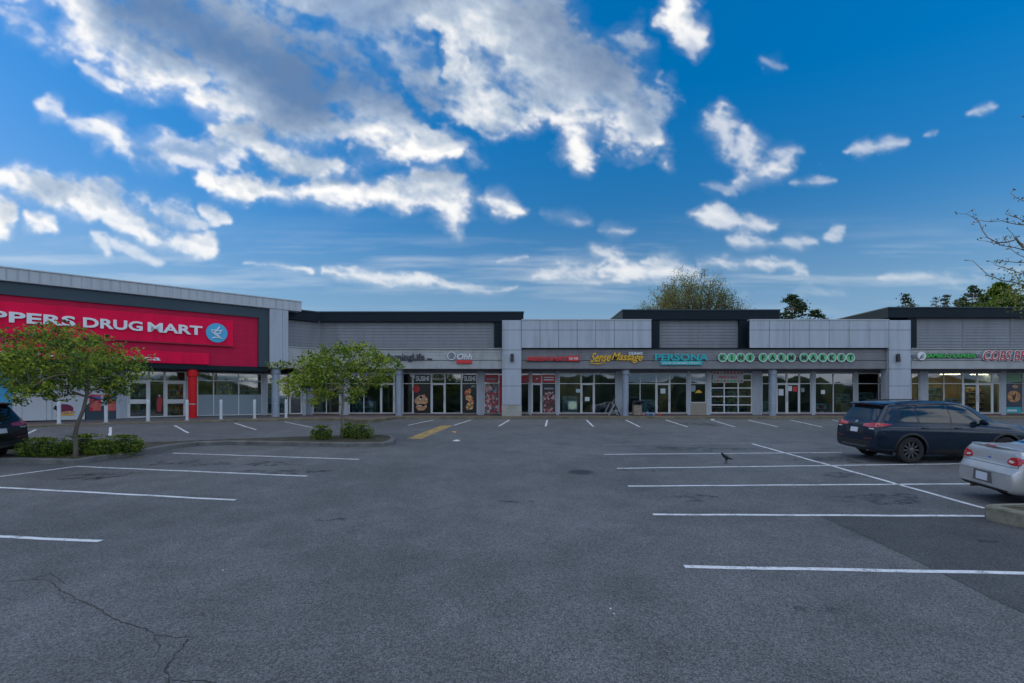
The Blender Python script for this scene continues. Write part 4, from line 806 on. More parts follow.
# ================================================================= CARS
def loft_body(st, arches, sub=2):
    """body shell from cross-sections (x, bottom, belt, top, half width, belt half width, roof half width); wheel arches cut out"""
    half = []
    for (x, zb, zl, ztp, w, wb, wt) in st:
        h = zl - zb
        half.append([(x, 0, zb), (x, w * .80, zb), (x, w * .955, zb + .05 * min(1, h)), (x, w * .985, zb + .26 * h), (x, w, zb + .55 * h), (x, w * .985, zb + .86 * h), (x, wb, zl), (x, wb - .012, zl + .02 * (ztp - zl)),
                     (x, wb + (wt - wb) * .45, zl + (ztp - zl) * .5), (x, wt, zl + (ztp - zl) * .88), (x, wt * .86, zl + (ztp - zl) * .975), (x, wt * .45, ztp - .004), (x, 0, ztp)])
    m = len(half[0]); per = 2 * m - 2; V = []; Fc = []
    for h in half:
        V += h + [(x, -y, z) for x, y, z in reversed(h[1:-1])]
    n = len(half)
    for i in range(n - 1):
        for k in range(per):
            a, b = i * per + k, i * per + (k + 1) % per; Fc.append((a, b, b + per, a + per))
    def cap(i, flip):
        o = i * per
        for k in range(m - 1):                    # quads straight across the end
            l0, l1 = o + k, o + k + 1; r0, r1 = o + (per - k) % per, o + (per - k - 1) % per
            q = [l0, l1, r1, r0]; q = [v for j, v in enumerate(q) if v not in q[:j]]
            if len(q) >= 3: Fc.append(tuple(q if flip else reversed(q)))
    cap(0, True); cap(n - 1, False)
    me = bpy.data.meshes.new('shell'); me.from_pydata(V, [], Fc)
    bm = bmesh.new(); bm.from_mesh(me); bmesh.ops.recalc_face_normals(bm, faces=bm.faces); bm.to_mesh(me); bm.free()
    ob = bpy.data.objects.new('shell', me); COL.objects.link(ob)
    s = ob.modifiers.new('s', 'SUBSURF'); s.levels = s.render_levels = sub
    dg = bpy.context.evaluated_depsgraph_get(); dg.update()
    full = bpy.data.meshes.new_from_object(ob.evaluated_get(dg)); bmf = bmesh.new(); bmf.from_mesh(full); tree = BVHTree.FromBMesh(bmf)
    cut = []
    for (ax, az, r) in arches:
        for sd in (-1, 1):
            b = MB(); b.lathe([(r, sd * .55), (r, sd * 1.3)], (ax, 0, az), 40, axis='y')
            c = put('cut', b, M['black']); cut.append(c)
            q = ob.modifiers.new('b', 'BOOLEAN'); q.operation = 'DIFFERENCE'; q.object = c; q.solver = 'EXACT'
    dg = bpy.context.evaluated_depsgraph_get(); dg.update()
    out = bpy.data.meshes.new_from_object(ob.evaluated_get(dg))
    for c in cut: bpy.data.objects.remove(c)
    bpy.data.objects.remove(ob); bmf.free()
    return out, tree
def hit(tree, side, u, v):
    """side: 'R','L' (u=x, v=z), 'B' back, 'F' front (u=y, v=z), 'T' top (u=x, v=y)"""
    if side in 'RL':
        s = -1 if side == 'R' else 1; o, d = Vector((u, s * 3, v)), Vector((0, -s, 0))
    elif side == 'B': o, d = Vector((-3, u, v)), Vector((1, 0, 0))
    elif side == 'F': o, d = Vector((9, u, v)), Vector((-1, 0, 0))
    else: o, d = Vector((u, v, 4)), Vector((0, 0, -1))
    p, n, i, ds = tree.ray_cast(o, d); return p, n, -d
def patch(mb, tree, side, poly, off=.006, rings=5, sub=.08, th=None, mi=0):
    """a piece that lies on the shell: outline filled with rings, every point dropped onto the surface"""
    pts = []
    for i in range(len(poly)):
        a, b = Vector(poly[i]), Vector(poly[(i + 1) % len(poly)]); n = max(1, int((b - a).length / sub))
        pts += [a.lerp(b, k / n) for k in range(n)]
    c = sum(pts, Vector((0, 0))) / len(pts); base = len(mb.v); n = len(pts); last = None
    for r in range(rings):
        for p in pts:
            q = p.lerp(c, r / rings); h, nn, d = hit(tree, side, q.x, q.y)
            if h is None: h, d, nn = (last[0], last[1], last[1]) if last else (Vector((q.x, 0, q.y)), Vector((0, 0, 1)), Vector((0, 0, 1)))
            last = (h, d); e = (nn if nn.dot(d) > .2 else d)
            mb.v.append(tuple(h + e * off))
    h, nn, d = hit(tree, side, c.x, c.y); h = h if h else last[0]; nn = nn if nn else d; mb.v.append(tuple(h + nn * off))
    for r in range(rings - 1):
        for k in range(n): mb.f.append((base + r * n + k, base + r * n + (k + 1) % n, base + (r + 1) * n + (k + 1) % n, base + (r + 1) * n + k)); mb.m.append(mi)
    for k in range(n): mb.f.append((base + (rings - 1) * n + k, base + (rings - 1) * n + (k + 1) % n, base + rings * n)); mb.m.append(mi)
    if off > .004:                                # edge turned down onto the shell
        b2 = len(mb.v)
        for k in range(n):
            q = pts[k]; h, nn, d = hit(tree, side, q.x, q.y); h = h if h else Vector(mb.v[base + k]); mb.v.append(tuple(h - d * .01))
        for k in range(n): mb.f.append((base + (k + 1) % n, base + k, b2 + k, b2 + (k + 1) % n)); mb.m.append(mi)
def seam(mb, tree, side, line, r=.004, off=0.0):
    pts = []
    for i in range(len(line) - 1):
        a, b = Vector(line[i]), Vector(line[i + 1]); n = max(1, int((b - a).length / .06)); pts += [a.lerp(b, k / n) for k in range(n)]
    pts.append(Vector(line[-1])); P = []
    for p in pts:
        h, nn, d = hit(tree, side, p.x, p.y)
        if h: P.append(h + nn * off)
    if len(P) > 1: mb.tube(P, r, 5)
def paint(name, col, metal=.5, flake=0):
    m, nt, b = newmat(name); L = nt.links.new; tc = N(nt, 'ShaderNodeTexCoord'); n = N(nt, 'ShaderNodeTexNoise'); sv(n, 'Scale', 3); sv(n, 'Detail', 6); L(tc.outputs['Object'], n.inputs['Vector'])
    r = N(nt, 'ShaderNodeMapRange'); sv(r, 'From Min', .3); sv(r, 'From Max', .7); sv(r, 'To Min', .9); sv(r, 'To Max', 1.1); L(n.outputs['Fac'], r.inputs['Value'])
    mx = N(nt, 'ShaderNodeMix', data_type='RGBA', blend_type='MULTIPLY'); mx.inputs[0].default_value = 1; mx.inputs[6].default_value = (*col, 1); L(r.outputs[0], mx.inputs[7]); L(mx.outputs[2], b.inputs['Base Color'])
    r2 = N(nt, 'ShaderNodeMapRange'); sv(r2, 'To Min', .28); sv(r2, 'To Max', .42); L(n.outputs['Fac'], r2.inputs['Value']); L(r2.outputs[0], b.inputs['Roughness'])
    sv(b, 'Metallic', metal); sv(b, 'Specular IOR Level', .3); sv(b, 'Coat Weight', .7); sv(b, 'Coat Roughness', .06); return m
CG = mat('car_glass', (.010, .016, .022), .04, .05, spec=.75); CT = mat('car_trim', (.015, .015, .016), .55, .1); RUB = mat('tyre_rubber', (.018, .018, .019), .85, .15)
LR = mat('tail_red', (.42, .006, .01), .12, .05, coat=1); LRD = mat('tail_dark', (.10, .004, .006), .12, .05, coat=1); LW = mat('lamp_clear', (.55, .55, .55), .12, .05, coat=1); PLT = mat('plate', (.55, .58, .66), .4, .05); RIMD = mat('dark_rim', (.15, .155, .165), .32, .1, metal=.75); CHR = mat('chrome', (.55, .55, .56), .15, .03, metal=1)
def put_local(name, mb, m, root, smooth=True, parent=None):
    """mb already in the car's own coordinates"""
    me = bpy.data.meshes.new(name); me.from_pydata([tuple(v) for v in mb.v], [], mb.f); me.materials.append(m)
    bm = bmesh.new(); bm.from_mesh(me); bmesh.ops.recalc_face_normals(bm, faces=bm.faces); bm.to_mesh(me); bm.free()
    if smooth:
        me.polygons.foreach_set('use_smooth', [True] * len(me.polygons))
        try: me.set_sharp_from_angle(angle=R(38))
        except Exception: pass
    o = bpy.data.objects.new(name, me); COL.objects.link(o); o.parent = parent or root; return o
def shell_obj(me, m, root):
    me.materials.clear(); me.materials.append(m); me.polygons.foreach_set('use_smooth', [True] * len(me.polygons)); me.polygons.foreach_set('material_index', [0] * len(me.polygons))
    me.set_sharp_from_angle(angle=R(40)); o = bpy.data.objects.new('body', me); COL.objects.link(o); o.parent = root; return o
def wheel(root, x, y, r, w, rim, spokes=10, sd=-1, rr=.66):
    """tyre with a spoked rim; sd = which side faces out"""
    mb = MB(); o = y + sd * w / 2; i = y - sd * w / 2
    mb.lathe([(r * rr, o - sd * .03), (r * rr, o - sd * .004), (r * .80, o + sd * .006), (r * .93, o - sd * .006), (r * .985, o - sd * .035), (r, o - sd * .07), (r, i + sd * .07), (r * .985, i + sd * .035), (r * .9, i), (r * rr, i)], (x, 0, r), 40, axis='y', cap=False)
    t = put_local('wheel', mb, RUB, root)
    k = MB(); k.lathe([(r * rr + .003, o - sd * .012), (r * rr + .003, o - sd * .002), (r * (rr - .05), o - sd * .004), (r * (rr - .07), o - sd * .12), (.06, o - sd * .11), (.01, o - sd * .11)], (x, 0, r), 36, axis='y', cap=False)
    put_local('rim', k, CT, root, parent=t); k = MB()
    for s in range(spokes):
        a = 2 * math.pi * s / spokes; d = Vector((math.cos(a), 0, math.sin(a))); p = Vector((-math.sin(a), 0, math.cos(a))); c = Vector((x, o - sd * .022, r)); R0, R1 = .045, r * (rr - .03); wi, wo = .016, .026; back = Vector((0, -sd * .04, 0))
        k.hexa([tuple(c + d * R0 - p * wi), tuple(c + d * R0 + p * wi), tuple(c + d * R1 + p * wo), tuple(c + d * R1 - p * wo), tuple(c + d * R0 - p * wi + back), tuple(c + d * R0 + p * wi + back), tuple(c + d * R1 + p * wo + back), tuple(c + d * R1 - p * wo + back)])
    k.lathe([(.065, o - sd * .045), (.062, o - sd * .012), (.03, o - sd * .006)], (x, 0, r), 20, axis='y'); put_local('spokes', k, rim, root, parent=t); return t
def arch_trim(tree, root, xs, z, r0, r1, m):
    for sd in 'RL':
        for x in xs:
            mb = MB(); n = 26; b = 0
            for i in range(n + 1):
                a = -.30 + (math.pi + .60) * i / n
                for rr in (r0, (r0 + r1) / 2, r1):
                    u, v = x + rr * math.cos(a), z + rr * math.sin(a); h, nn, d = hit(tree, sd, u, v)
                    if h is None: h = Vector((u, (-.86 if sd == 'R' else .86), v)); d = Vector((0, -1 if sd == 'R' else 1, 0))
                    mb.v.append(tuple(h + d * (.012 if rr < r1 else .002)))
            for i in range(n):
                for k in range(2): mb.f.append((3 * i + k, 3 * i + k + 1, 3 * i + 3 + k + 1, 3 * i + 3 + k)); mb.m.append(0)
            for i in range(n): mb.v, mb.f  # outer lip only
            put_local('arch_trim', mb, m, root)
def suv(name, label, col, loc, rot):
    root = thing(name, label, 'car', loc); root.rotation_euler = rot
    st = [(0, .44, .74, .80, .76, .72, .45), (.015, .39, .84, .90, .83, .79, .54), (.06, .35, 1.02, 1.08, .885, .84, .68), (.12, .33, 1.09, 1.17, .91, .865, .74), (.20, .32, 1.12, 1.29, .92, .87, .74), (.32, .30, 1.125, 1.47, .93, .87, .72), (.43, .29, 1.13, 1.64, .932, .87, .705), (.52, .28, 1.13, 1.70, .932, .87, .70), (.85, .26, 1.12, 1.735, .935, .875, .705), (1.5, .24, 1.10, 1.75, .936, .88, .71), (2.3, .235, 1.085, 1.75, .936, .88, .705), (2.75, .235, 1.07, 1.70, .936, .88, .69), (3.1, .235, 1.06, 1.53, .936, .875, .67), (3.4, .235, 1.055, 1.30, .935, .87, .69), (3.56, .235, 1.05, 1.17, .935, .865, .74), (3.8, .235, 1.04, 1.135, .935, .86, .77), (4.25, .24, 1.0, 1.09, .925, .845, .75), (4.5, .26, .92, 1.01, .89, .80, .66), (4.65, .30, .76, .85, .80, .70, .52), (4.72, .36, .62, .70, .66, .56, .42)]
    WX, R0 = (1.04, 3.74), .378; me, tree = loft_body(st, [(WX[0], .38, .435), (WX[1], .38, .435)])
    p = paint(name + '_paint', col); body = shell_obj(me, p, root)
    def piece(nm, m, lst, **k):
        for sd, poly in lst:
            mb = MB(); patch(mb, tree, sd, poly, **k); put_local(nm, mb, m, root)
    mir = lambda poly: [(-a, b) for a, b in poly]
    quarter = [(.66, 1.175), (1.22, 1.16), (1.17, 1.585), (1.02, 1.605), (.86, 1.55)]; rear = [(1.29, 1.155), (2.14, 1.14), (2.18, 1.34), (2.08, 1.635), (1.24, 1.625)]; front = [(2.22, 1.14), (3.24, 1.12), (3.12, 1.23), (2.66, 1.57), (2.45, 1.635), (2.16, 1.64)]
    for sd in 'RL': piece('side_window', CG, [(sd, quarter), (sd, rear), (sd, front)], off=.004)
    piece('rear_window', CG, [('B', [(-.70, 1.205), (.70, 1.205), (.64, 1.57), (-.64, 1.57)])], off=.005, sub=.12); piece('windscreen', CG, [('F', [(-.68, 1.18), (.68, 1.18), (.60, 1.64), (-.60, 1.64)])], off=.005, sub=.12)
    mb = MB()                                     # roof spoiler over the rear window
    for s in range(9):
        y = -.60 + 1.2 * s / 8; cv = .03 * (abs(y) / .6) ** 2
        mb.v += [(.58, y * 1.08, 1.718 - cv), (.30 + cv, y * 1.08, 1.70 - cv), (.265 + cv, y * 1.08, 1.675 - cv), (.29 + cv, y * 1.08, 1.63 - cv), (.46, y * 1.08, 1.625 - cv)]
    for s in range(8):
        for k in range(5): mb.f.append((5 * s + k, 5 * s + (k + 1) % 5, 5 * s + 5 + (k + 1) % 5, 5 * s + 5 + k))
    mb.f += [(4, 3, 2, 1, 0), (40, 41, 42, 43, 44)]; put_local('spoiler', mb, p, root)
    mb = MB(); mb.box(.28, .30, -.17, .17, 1.622, 1.634); put_local('brake_light', mb, LRD, root)
    for s, f in ((1, lambda q: q), (-1, mir)):
        piece('tail_light', LR, [('B', f([(.34, 1.02), (.60, 1.0), (.84, 1.02), (.86, 1.13), (.70, 1.14), (.34, 1.085)]))], off=.010); piece('tail_light', LR, [('L' if s > 0 else 'R', [(.08, 1.02), (.36, 1.055), (.50, 1.10), (.12, 1.135)])], off=.010)
        piece('reflector', LRD, [('B', f([(.44, .655), (.76, .68), (.76, .72), (.44, .695)]))], off=.008); piece('reverse_light', LW, [('B', f([(.60, .95), (.78, .955), (.78, .985), (.60, .98)]))], off=.006)
    piece('tail_bar', CT, [('B', [(-.41, 1.03), (.41, 1.03), (.41, 1.065), (-.41, 1.065)])], off=.008)
    piece('bumper_cladding', CT, [('B', [(-.66, .40), (.66, .40), (.72, .60), (-.72, .60)])], off=.008); piece('plate_recess', CT, [('B', [(-.36, .80), (.36, .80), (.42, .985), (-.42, .985)])], off=.004); piece('skid_plate', RIMD, [('B', [(-.5, .42), (.5, .42), (.55, .475), (-.55, .475)])], off=.014)
    mb = MB(); patch(mb, tree, 'B', [(-.155, .83), (.155, .83), (.155, .96), (-.155, .96)], off=.014); put_local('number_plate', mb, PLT, root)
    mb = MB(); patch(mb, tree, 'B', [(-.05, 1.10), (.05, 1.10), (.07, 1.14), (0, 1.17), (-.07, 1.14)], off=.012); put_local('badge', mb, CHR, root)
    for sd in 'RL':
        piece('sill_cladding', CT, [(sd, [(1.48, .255), (3.22, .255), (3.20, .40), (1.50, .40)])], off=.010); 
    mb = MB()
    for sd in 'RL':
        seam(mb, tree, sd, [(1.20, .42), (1.19, .9), (1.21, 1.14)]); seam(mb, tree, sd, [(1.50, .45), (1.52, .65), (1.20, .92)]); seam(mb, tree, sd, [(2.16, .42), (2.15, .8), (2.15, 1.13)]); seam(mb, tree, sd, [(3.14, .42), (3.18, .85), (3.13, 1.09)]); seam(mb, tree, sd, [(.62, 1.155), (1.5, 1.125), (2.4, 1.11), (3.15, 1.09)], .006, .002); seam(mb, tree, sd, [(.1, .80), (.42, .80), (.47, .72)])
    seam(mb, tree, 'B', [(-.74, 1.0), (-.66, .78), (.66, .78), (.74, 1.0)]); seam(mb, tree, 'T', [(3.5, -.7), (4.3, -.62)]); seam(mb, tree, 'T', [(3.5, .7), (4.3, .62)]); put_local('panel_gaps', mb, M['black'], root)
    for sd in 'RL':
        mb = MB(); seam(mb, tree, sd, [(.63, 1.165), (.83, 1.56), (1.0, 1.625), (1.6, 1.65), (2.1, 1.66), (2.5, 1.645), (2.72, 1.57), (3.2, 1.21)], .009, .004); put_local('window_trim', mb, CT, root)
    for sd, s in (('R', -1), ('L', 1)):
        mb = MB(); mb.tube([(.75, s * .66, 1.69), (.9, s * .66, 1.73), (1.6, s * .67, 1.752), (2.3, s * .66, 1.75), (2.6, s * .655, 1.69)], .014, 8); put_local('roof_rail', mb, CT, root)
        for hx in (1.32, 2.26):
            mb = MB(); h, nn, d = hit(tree, sd, hx, 1.0); h2, n2, d = hit(tree, sd, hx + .2, 1.0)
            mb.tube([h, h + d * .035 + Vector((.03, 0, 0)), h2 + d * .035 - Vector((.03, 0, 0)), h2], .014, 8); put_local('door_handle', mb, p, root)
        mb = MB(); mb.lathe([(.02, -.13), (.075, -.11), (.10, -.03), (.10, .04), (.08, .09), (.03, .11)], (0, 0, 0), 16)
        mb.v = [(2.98 + y * .55, s * 1.03 + z * 1.0 * s, 1.17 + x * .85) for x, y, z in mb.v]; mo = put_local('wing_mirror', mb, p, root); mb = MB(); mb.tube([(3.0, s * .86, 1.10), (3.0, s * .96, 1.13)], .03, 8); put_local('mirror_arm', mb, CT, root, parent=mo)
        mb = MB(); patch(mb, tree, 'F', [(s * .40, .84), (s * .68, .82), (s * .70, .92), (s * .42, .91)], off=.008); put_local('headlight', mb, LW, root)
        for wx in WX: wheel(root, wx, s * .80, R0, .235, RIMD, 10, s)
    arch_trim(tree, root, WX, .38, .43, .485, CT)
    mb = MB(); mb.box(.55, 4.2, -.70, .70, .22, .40); put_local('underbody', mb, M['black'], root)
    mb = MB(); mb.tube([(.10, -.45, .34), (.4, -.45, .34)], .03, 10); mb2 = mb; put_local('exhaust', mb, CHR, root)
    mb = MB(); seam(mb, tree, 'B', [(-.12, 1.20), (.18, 1.25)], .010, .012); put_local('wiper', mb, M['black'], root)
    return root
def tilt(yaw): return (math.atan(K) * math.sin(yaw) * 1, -math.atan(K) * math.sin(yaw) * 0, yaw)
c = Vector((10.16, 15.78)); suv('dark_suv', 'dark blue SUV with red tail lights and black wheels, parked at the right', (.004, .016, .038), (c.x, c.y, zg(c.x, c.y)), (math.atan(K), 0, R(1.0)))
c = Vector((-14.5, 15.1)); suv('black_car', 'black car cut off by the left edge beside the low hedges', (.008, .009, .011), (c.x, c.y, zg(c.x, c.y)), (-math.atan(K), 0, R(180)))
def coupe(loc, rot):
    root = thing('silver_car', 'silver two door car with red tail lights, cut off by the right edge', 'car', loc); root.rotation_euler = rot
    st = [(0, .36, .56, .61, .66, .62, .4), (.02, .30, .63, .68, .76, .72, .5), (.07, .27, .68, .74, .80, .76, .56), (.11, .26, .72, .79, .82, .77, .6), (.15, .25, .92, 1.0, .835, .775, .65), (.19, .25, 1.0, 1.075, .84, .775, .67), (.30, .24, 1.02, 1.095, .85, .775, .67), (.6, .23, 1.01, 1.085, .86, .78, .66), (.82, .22, 1.005, 1.085, .865, .78, .64), (1.0, .21, 1.0, 1.15, .868, .785, .60), (1.35, .20, .99, 1.30, .87, .79, .56), (1.75, .20, .98, 1.385, .87, .79, .54), (2.3, .20, .97, 1.39, .87, .79, .54), (2.7, .20, .96, 1.28, .87, .79, .53), (3.05, .20, .95, 1.10, .87, .78, .58), (3.25, .20, .93, 1.0, .87, .775, .66), (3.8, .21, .86, .93, .86, .76, .64), (4.2, .23, .74, .80, .82, .70, .55), (4.42, .28, .60, .66, .70, .58, .4), (4.5, .34, .5, .55, .58, .45, .3)]
    WX = (.92, 3.55); me, tree = loft_body(st, [(WX[0], .31, .36), (WX[1], .31, .36)]); p = paint('silver_paint', (.47, .465, .46), .5); shell_obj(me, p, root)
    mir = lambda poly: [(-a, b) for a, b in poly]
    def piece(nm, m, sd, poly, **k): mb = MB(); patch(mb, tree, sd, poly, **k); return put_local(nm, mb, m, root)
    piece('rear_window', CG, 'T', [(.90, -.56), (1.05, -.60), (1.62, -.52), (1.66, -.45), (1.68, 0), (1.66, .45), (1.62, .52), (1.05, .60), (.90, .56), (.86, 0)], off=.005, sub=.1); piece('windscreen', CG, 'T', [(2.45, -.5), (3.05, -.6), (3.15, 0), (3.05, .6), (2.45, .5)], off=.005, sub=.1)
    for sd in 'RL':
        piece('side_window', CG, sd, [(1.05, 1.04), (1.62, 1.03), (1.62, 1.30), (1.5, 1.28)], off=.005); piece('side_window', CG, sd, [(1.68, 1.03), (2.9, 1.0), (2.55, 1.26), (2.3, 1.33), (1.68, 1.31)], off=.005)
    for s, f in ((1, lambda q: q), (-1, mir)):
        # wrap-round tail lamp: an eye shape with a clear lens inside
        piece('tail_light', LR, 'B', f([(.49, .82), (.62, .79), (.78, .81), (.80, .86), (.79, .92), (.70, .95), (.56, .93), (.49, .88)]), off=.014, sub=.04); o = piece('tail_light', LR, 'L' if s > 0 else 'R', [(.16, .84), (.34, .87), (.40, .91), (.30, .945), (.17, .94)], off=.012, sub=.04)
        piece('reverse_light', LW, 'B', f([(.53, .845), (.62, .83), (.67, .85), (.62, .875), (.54, .88)]), off=.019, sub=.04)
    piece('number_plate', PLT, 'B', [(-.155, .43), (.155, .43), (.155, .575), (-.155, .575)], off=.020)
    piece('plate_recess', mat('recess', (.10, .10, .10), .6), 'B', [(-.27, .40), (.27, .40), (.24, .61), (-.24, .61)], off=.006); piece('lower_valance', CT, 'B', [(-.6, .285), (.6, .285), (.66, .335), (-.66, .335)], off=.008)
    piece('badge', SG['blue'], 'B', [(-.035, .855), (.035, .855), (.03, .88), (-.03, .88)], off=.010)
    mb = MB()                                     # boot-lid lip with the high brake lamp
    for i in range(13):
        y = -.70 + 1.4 * i / 12; q = (abs(y) / .7) ** 2; x0 = .155 + .07 * q; z = 1.108 - .025 * q; mb.v += [(x0, y, z), (x0 - .012, y, z - .02), (x0 + .01, y, z - .045), (x0 + .20, y, z - .02), (x0 + .12, y, z + .004)]
    for i in range(12):
        for k in range(5): mb.f.append((5 * i + k, 5 * i + (k + 1) % 5, 5 * i + 5 + (k + 1) % 5, 5 * i + 5 + k))
    mb.f += [(4, 3, 2, 1, 0), (60, 61, 62, 63, 64)]; sp = put_local('boot_lip', mb, p, root); mb = MB(); mb.box(.133, .17, -.13, .13, 1.083, 1.104); put_local('brake_light', mb, LR, root, parent=sp)
    mb = MB(); seam(mb, tree, 'B', [(-.76, .985), (-.745, .76), (.745, .76), (.76, .985)], .005); seam(mb, tree, 'T', [(.22, -.735), (.80, -.70)]); seam(mb, tree, 'T', [(.22, .735), (.80, .70)])
    for sd in 'RL': seam(mb, tree, sd, [(1.64, .3), (1.62, .7), (1.65, 1.0)]); seam(mb, tree, sd, [(3.05, .3), (3.08, .7), (3.02, .95)]); seam(mb, tree, sd, [(.1, .66), (.5, .66), (.56, .60)])
    put_local('panel_gaps', mb, M['black'], root)
    mb = MB(); seam(mb, tree, 'B', [(-.72, .635), (.72, .635)], .012, .004); put_local('bumper_strip', mb, p, root)
    for s in (-1, 1):
        for wx in WX: wheel(root, wx, s * .745, .305, .20, RIMD, 7, s)
        mb = MB(); mb.tube([(2.85, s * .82, 1.02), (2.85, s * .93, 1.05)], .03, 8); mb.lathe([(.03, -.08), (.08, -.05), (.08, .05), (.03, .08)], (0, 0, 0), 12); mb.v = mb.v[:16] + [(2.85 + y * .5, s * .98 + z * s, 1.06 + x * .7) for x, y, z in mb.v[16:]]; put_local('wing_mirror', mb, p, root)
    arch_trim(tree, root, WX, .31, .355, .375, p); mb = MB(); mb.box(.6, 4.0, -.68, .68, .17, .36); put_local('underbody', mb, M['black'], root)
    mb = MB(); mb.tube([(.05, .42, .25), (.35, .42, .26)], .028, 10); put_local('exhaust', mb, mat('rusty_pipe', (.16, .08, .04), .8, .3, 8), root)
coupe((9.1, 10.27, zg(9.1, 10.27)), (math.atan(K), 0, R(-11)))
# ================================================================= CROW
def crow():
    c = G(726, 463.6); t = (c.x, c.y, c.z)
    P = [(.20, 0, .11), (.12, 0, .135), (.05, 0, .165), (-.02, 0, .195), (-.075, 0, .235), (-.105, 0, .275), (-.125, 0, .30), (-.15, 0, .298), (-.178, 0, .288)]
    Rr = [(.022, .010), (.030, .016), (.052, .045), (.06, .055), (.05, .048), (.036, .034), (.034, .032), (.014, .013), (.003, .003)]
    me = bpy.data.meshes.new('crow'); v = [P[i] for i in range(9)]; e = [(i, i + 1) for i in range(8)]
    r = list(Rr)
    for s in (-1, 1):
        b = len(v); v += [(.0, s * .03, .135), (.015, s * .034, .085), (-.005, s * .036, .012), (-.045, s * .04, .008)]; r += [(.022, .02), (.013, .012), (.006, .006), (.005, .004)]; e += [(2, b), (b, b + 1), (b + 1, b + 2), (b + 2, b + 3)]
        b = len(v); v += [(.01, s * .055, .19), (.12, s * .045, .155), (.21, s * .02, .115)]; r += [(.03, .014), (.03, .012), (.010, .006)]; e += [(3, b), (b, b + 1), (b + 1, b + 2)]
    me.from_pydata(v, e, []); ob = bpy.data.objects.new('tmp', me); COL.objects.link(ob)
    bm = bmesh.new(); bm.from_mesh(me); sk = bm.verts.layers.skin.verify(); bm.verts.ensure_lookup_table()
    for i, q in enumerate(r): bm.verts[i][sk].radius = q; bm.verts[i][sk].use_root = (i == 3)
    bm.to_mesh(me); bm.free(); ob.modifiers.new('s', 'SKIN').use_smooth_shade = True; su = ob.modifiers.new('u', 'SUBSURF'); su.levels = su.render_levels = 2
    dg = bpy.context.evaluated_depsgraph_get(); dg.update(); out = bpy.data.meshes.new_from_object(ob.evaluated_get(dg)); bpy.data.objects.remove(ob)
    out.name = 'crow'; out.materials.clear(); out.materials.append(mat('crow_feathers', (.008, .008, .011), .42, .2, 20)); o = bpy.data.objects.new('crow', out); COL.objects.link(o); o.location = t; o.rotation_euler = (0, 0, R(12))
    o.scale = (.97, .97, .97)
    tag(o, 'black crow standing on the lot between two parking lines', 'bird')
crow()
# ================================================================= TREES AND SHRUBS
LM = [leafmat('leaf_green', (.16, .26, .03), .5), leafmat('leaf_yellow', (.36, .41, .05), .5), leafmat('leaf_dark', (.065, .115, .022)), leafmat('leaf_rust', (.22, .15, .03))]
def leaf(mb, c, s, rnd, flat=.5, mi=0):
    n = Vector((rnd.gauss(0, 1), rnd.gauss(0, 1), rnd.gauss(0, 1) + flat * 2)).normalized(); u = n.orthogonal().normalized(); a = rnd.uniform(0, 6.28); w = n.cross(u); d = u * math.cos(a) + w * math.sin(a); p = n.cross(d)
    l, b = s * rnd.uniform(.5, 1.35), s * rnd.uniform(.2, .42)
    mb.quad([c, c + d * l * .35 + p * b, c + d * l, c + d * l * .4 - p * b], mi)
def limb(p0, p1, rnd, sag=.12, n=6):
    pts = []; d = p1 - p0; side = Vector((rnd.gauss(0, 1), rnd.gauss(0, 1), 0)) * d.length * .06
    for i in range(n + 1):
        t = i / n; q = p0.lerp(p1, t) + side * math.sin(t * math.pi) + Vector((0, 0, d.length * sag * math.sin(t * math.pi))); pts.append(q + Vector((rnd.gauss(0, .012), rnd.gauss(0, .012), 0)) * d.length * (0 < i < n))
    return pts
def small_tree(label, base, cl, trunk_pts, seed, nleaf, lsize, r0=.085, bark='bark', spread=(.42, .42, .17), group='small trees planted in the lot island', wts=(5, 5, 3.4, .2)):
    rnd = random.Random(seed); t = thing('ornamental_tree', label, 'tree', tuple(base), group)
    mb = MB(); T = [base + Vector(q) for q in trunk_pts]; mb.tube(T, [r0 * (1.25 if i == 0 else 1 - .45 * i / len(T)) for i in range(len(T))], 10)
    nodes = list(T[len(T) // 2:]); cs = [base + Vector(c[:3]) for c in cl]
    for c in sorted(cs, key=lambda q: (q - T[-1]).length):
        p = min(nodes, key=lambda q: (q - c).length + max(0, q.z - c.z) * 1.5); L_ = limb(p, c, rnd); ln = (c - p).length; mb.tube(L_, [max(.006, min(r0 * .5, .012 + .022 * ln) * (1 - .8 * i / 6)) for i in range(7)], 6); nodes += L_[2:]
        for k in range(3):
            q = L_[4 + k % 3]; e = q + Vector((rnd.gauss(0, .3), rnd.gauss(0, .3), rnd.uniform(-.05, .2))); mb.tube(limb(q, e, rnd, .05, 3), [.007, .006, .005, .003], 5)
    put('trunk', mb, M[bark], t, smooth=True)
    mb = MB(); tot = sum(c[3] for c in cl)
    for c, b in zip(cl, cs):
        k = int(nleaf * c[3] / tot); w = list(wts); tone = rnd.random(); w[1] *= .4 + 1.6 * tone; w[2] *= 1.8 - 1.5 * tone
        # leaves sit in little sprays about the twig ends
        for s in range(max(1, k // 9)):
            q = Vector((max(-1.5, min(1.5, rnd.gauss(0, 1))) * spread[0], rnd.gauss(0, spread[1]), max(-1.8, min(1.8, rnd.gauss(0, 1))) * spread[2])) * c[3] ** .6 * .92; mi = rnd.choices(range(4), w)[0]
            for _ in range(9): leaf(mb, b + q + Vector((rnd.gauss(0, .06), rnd.gauss(0, .06), rnd.gauss(0, .04))), lsize, rnd, .6, mi if rnd.random() < .7 else rnd.choices(range(4), w)[0])
    put('crown', mb, LM, t)
    return t
def base_at(px, py, dz=.11): p = G(px, py); p.z = zg(p.x, p.y) + dz; return p
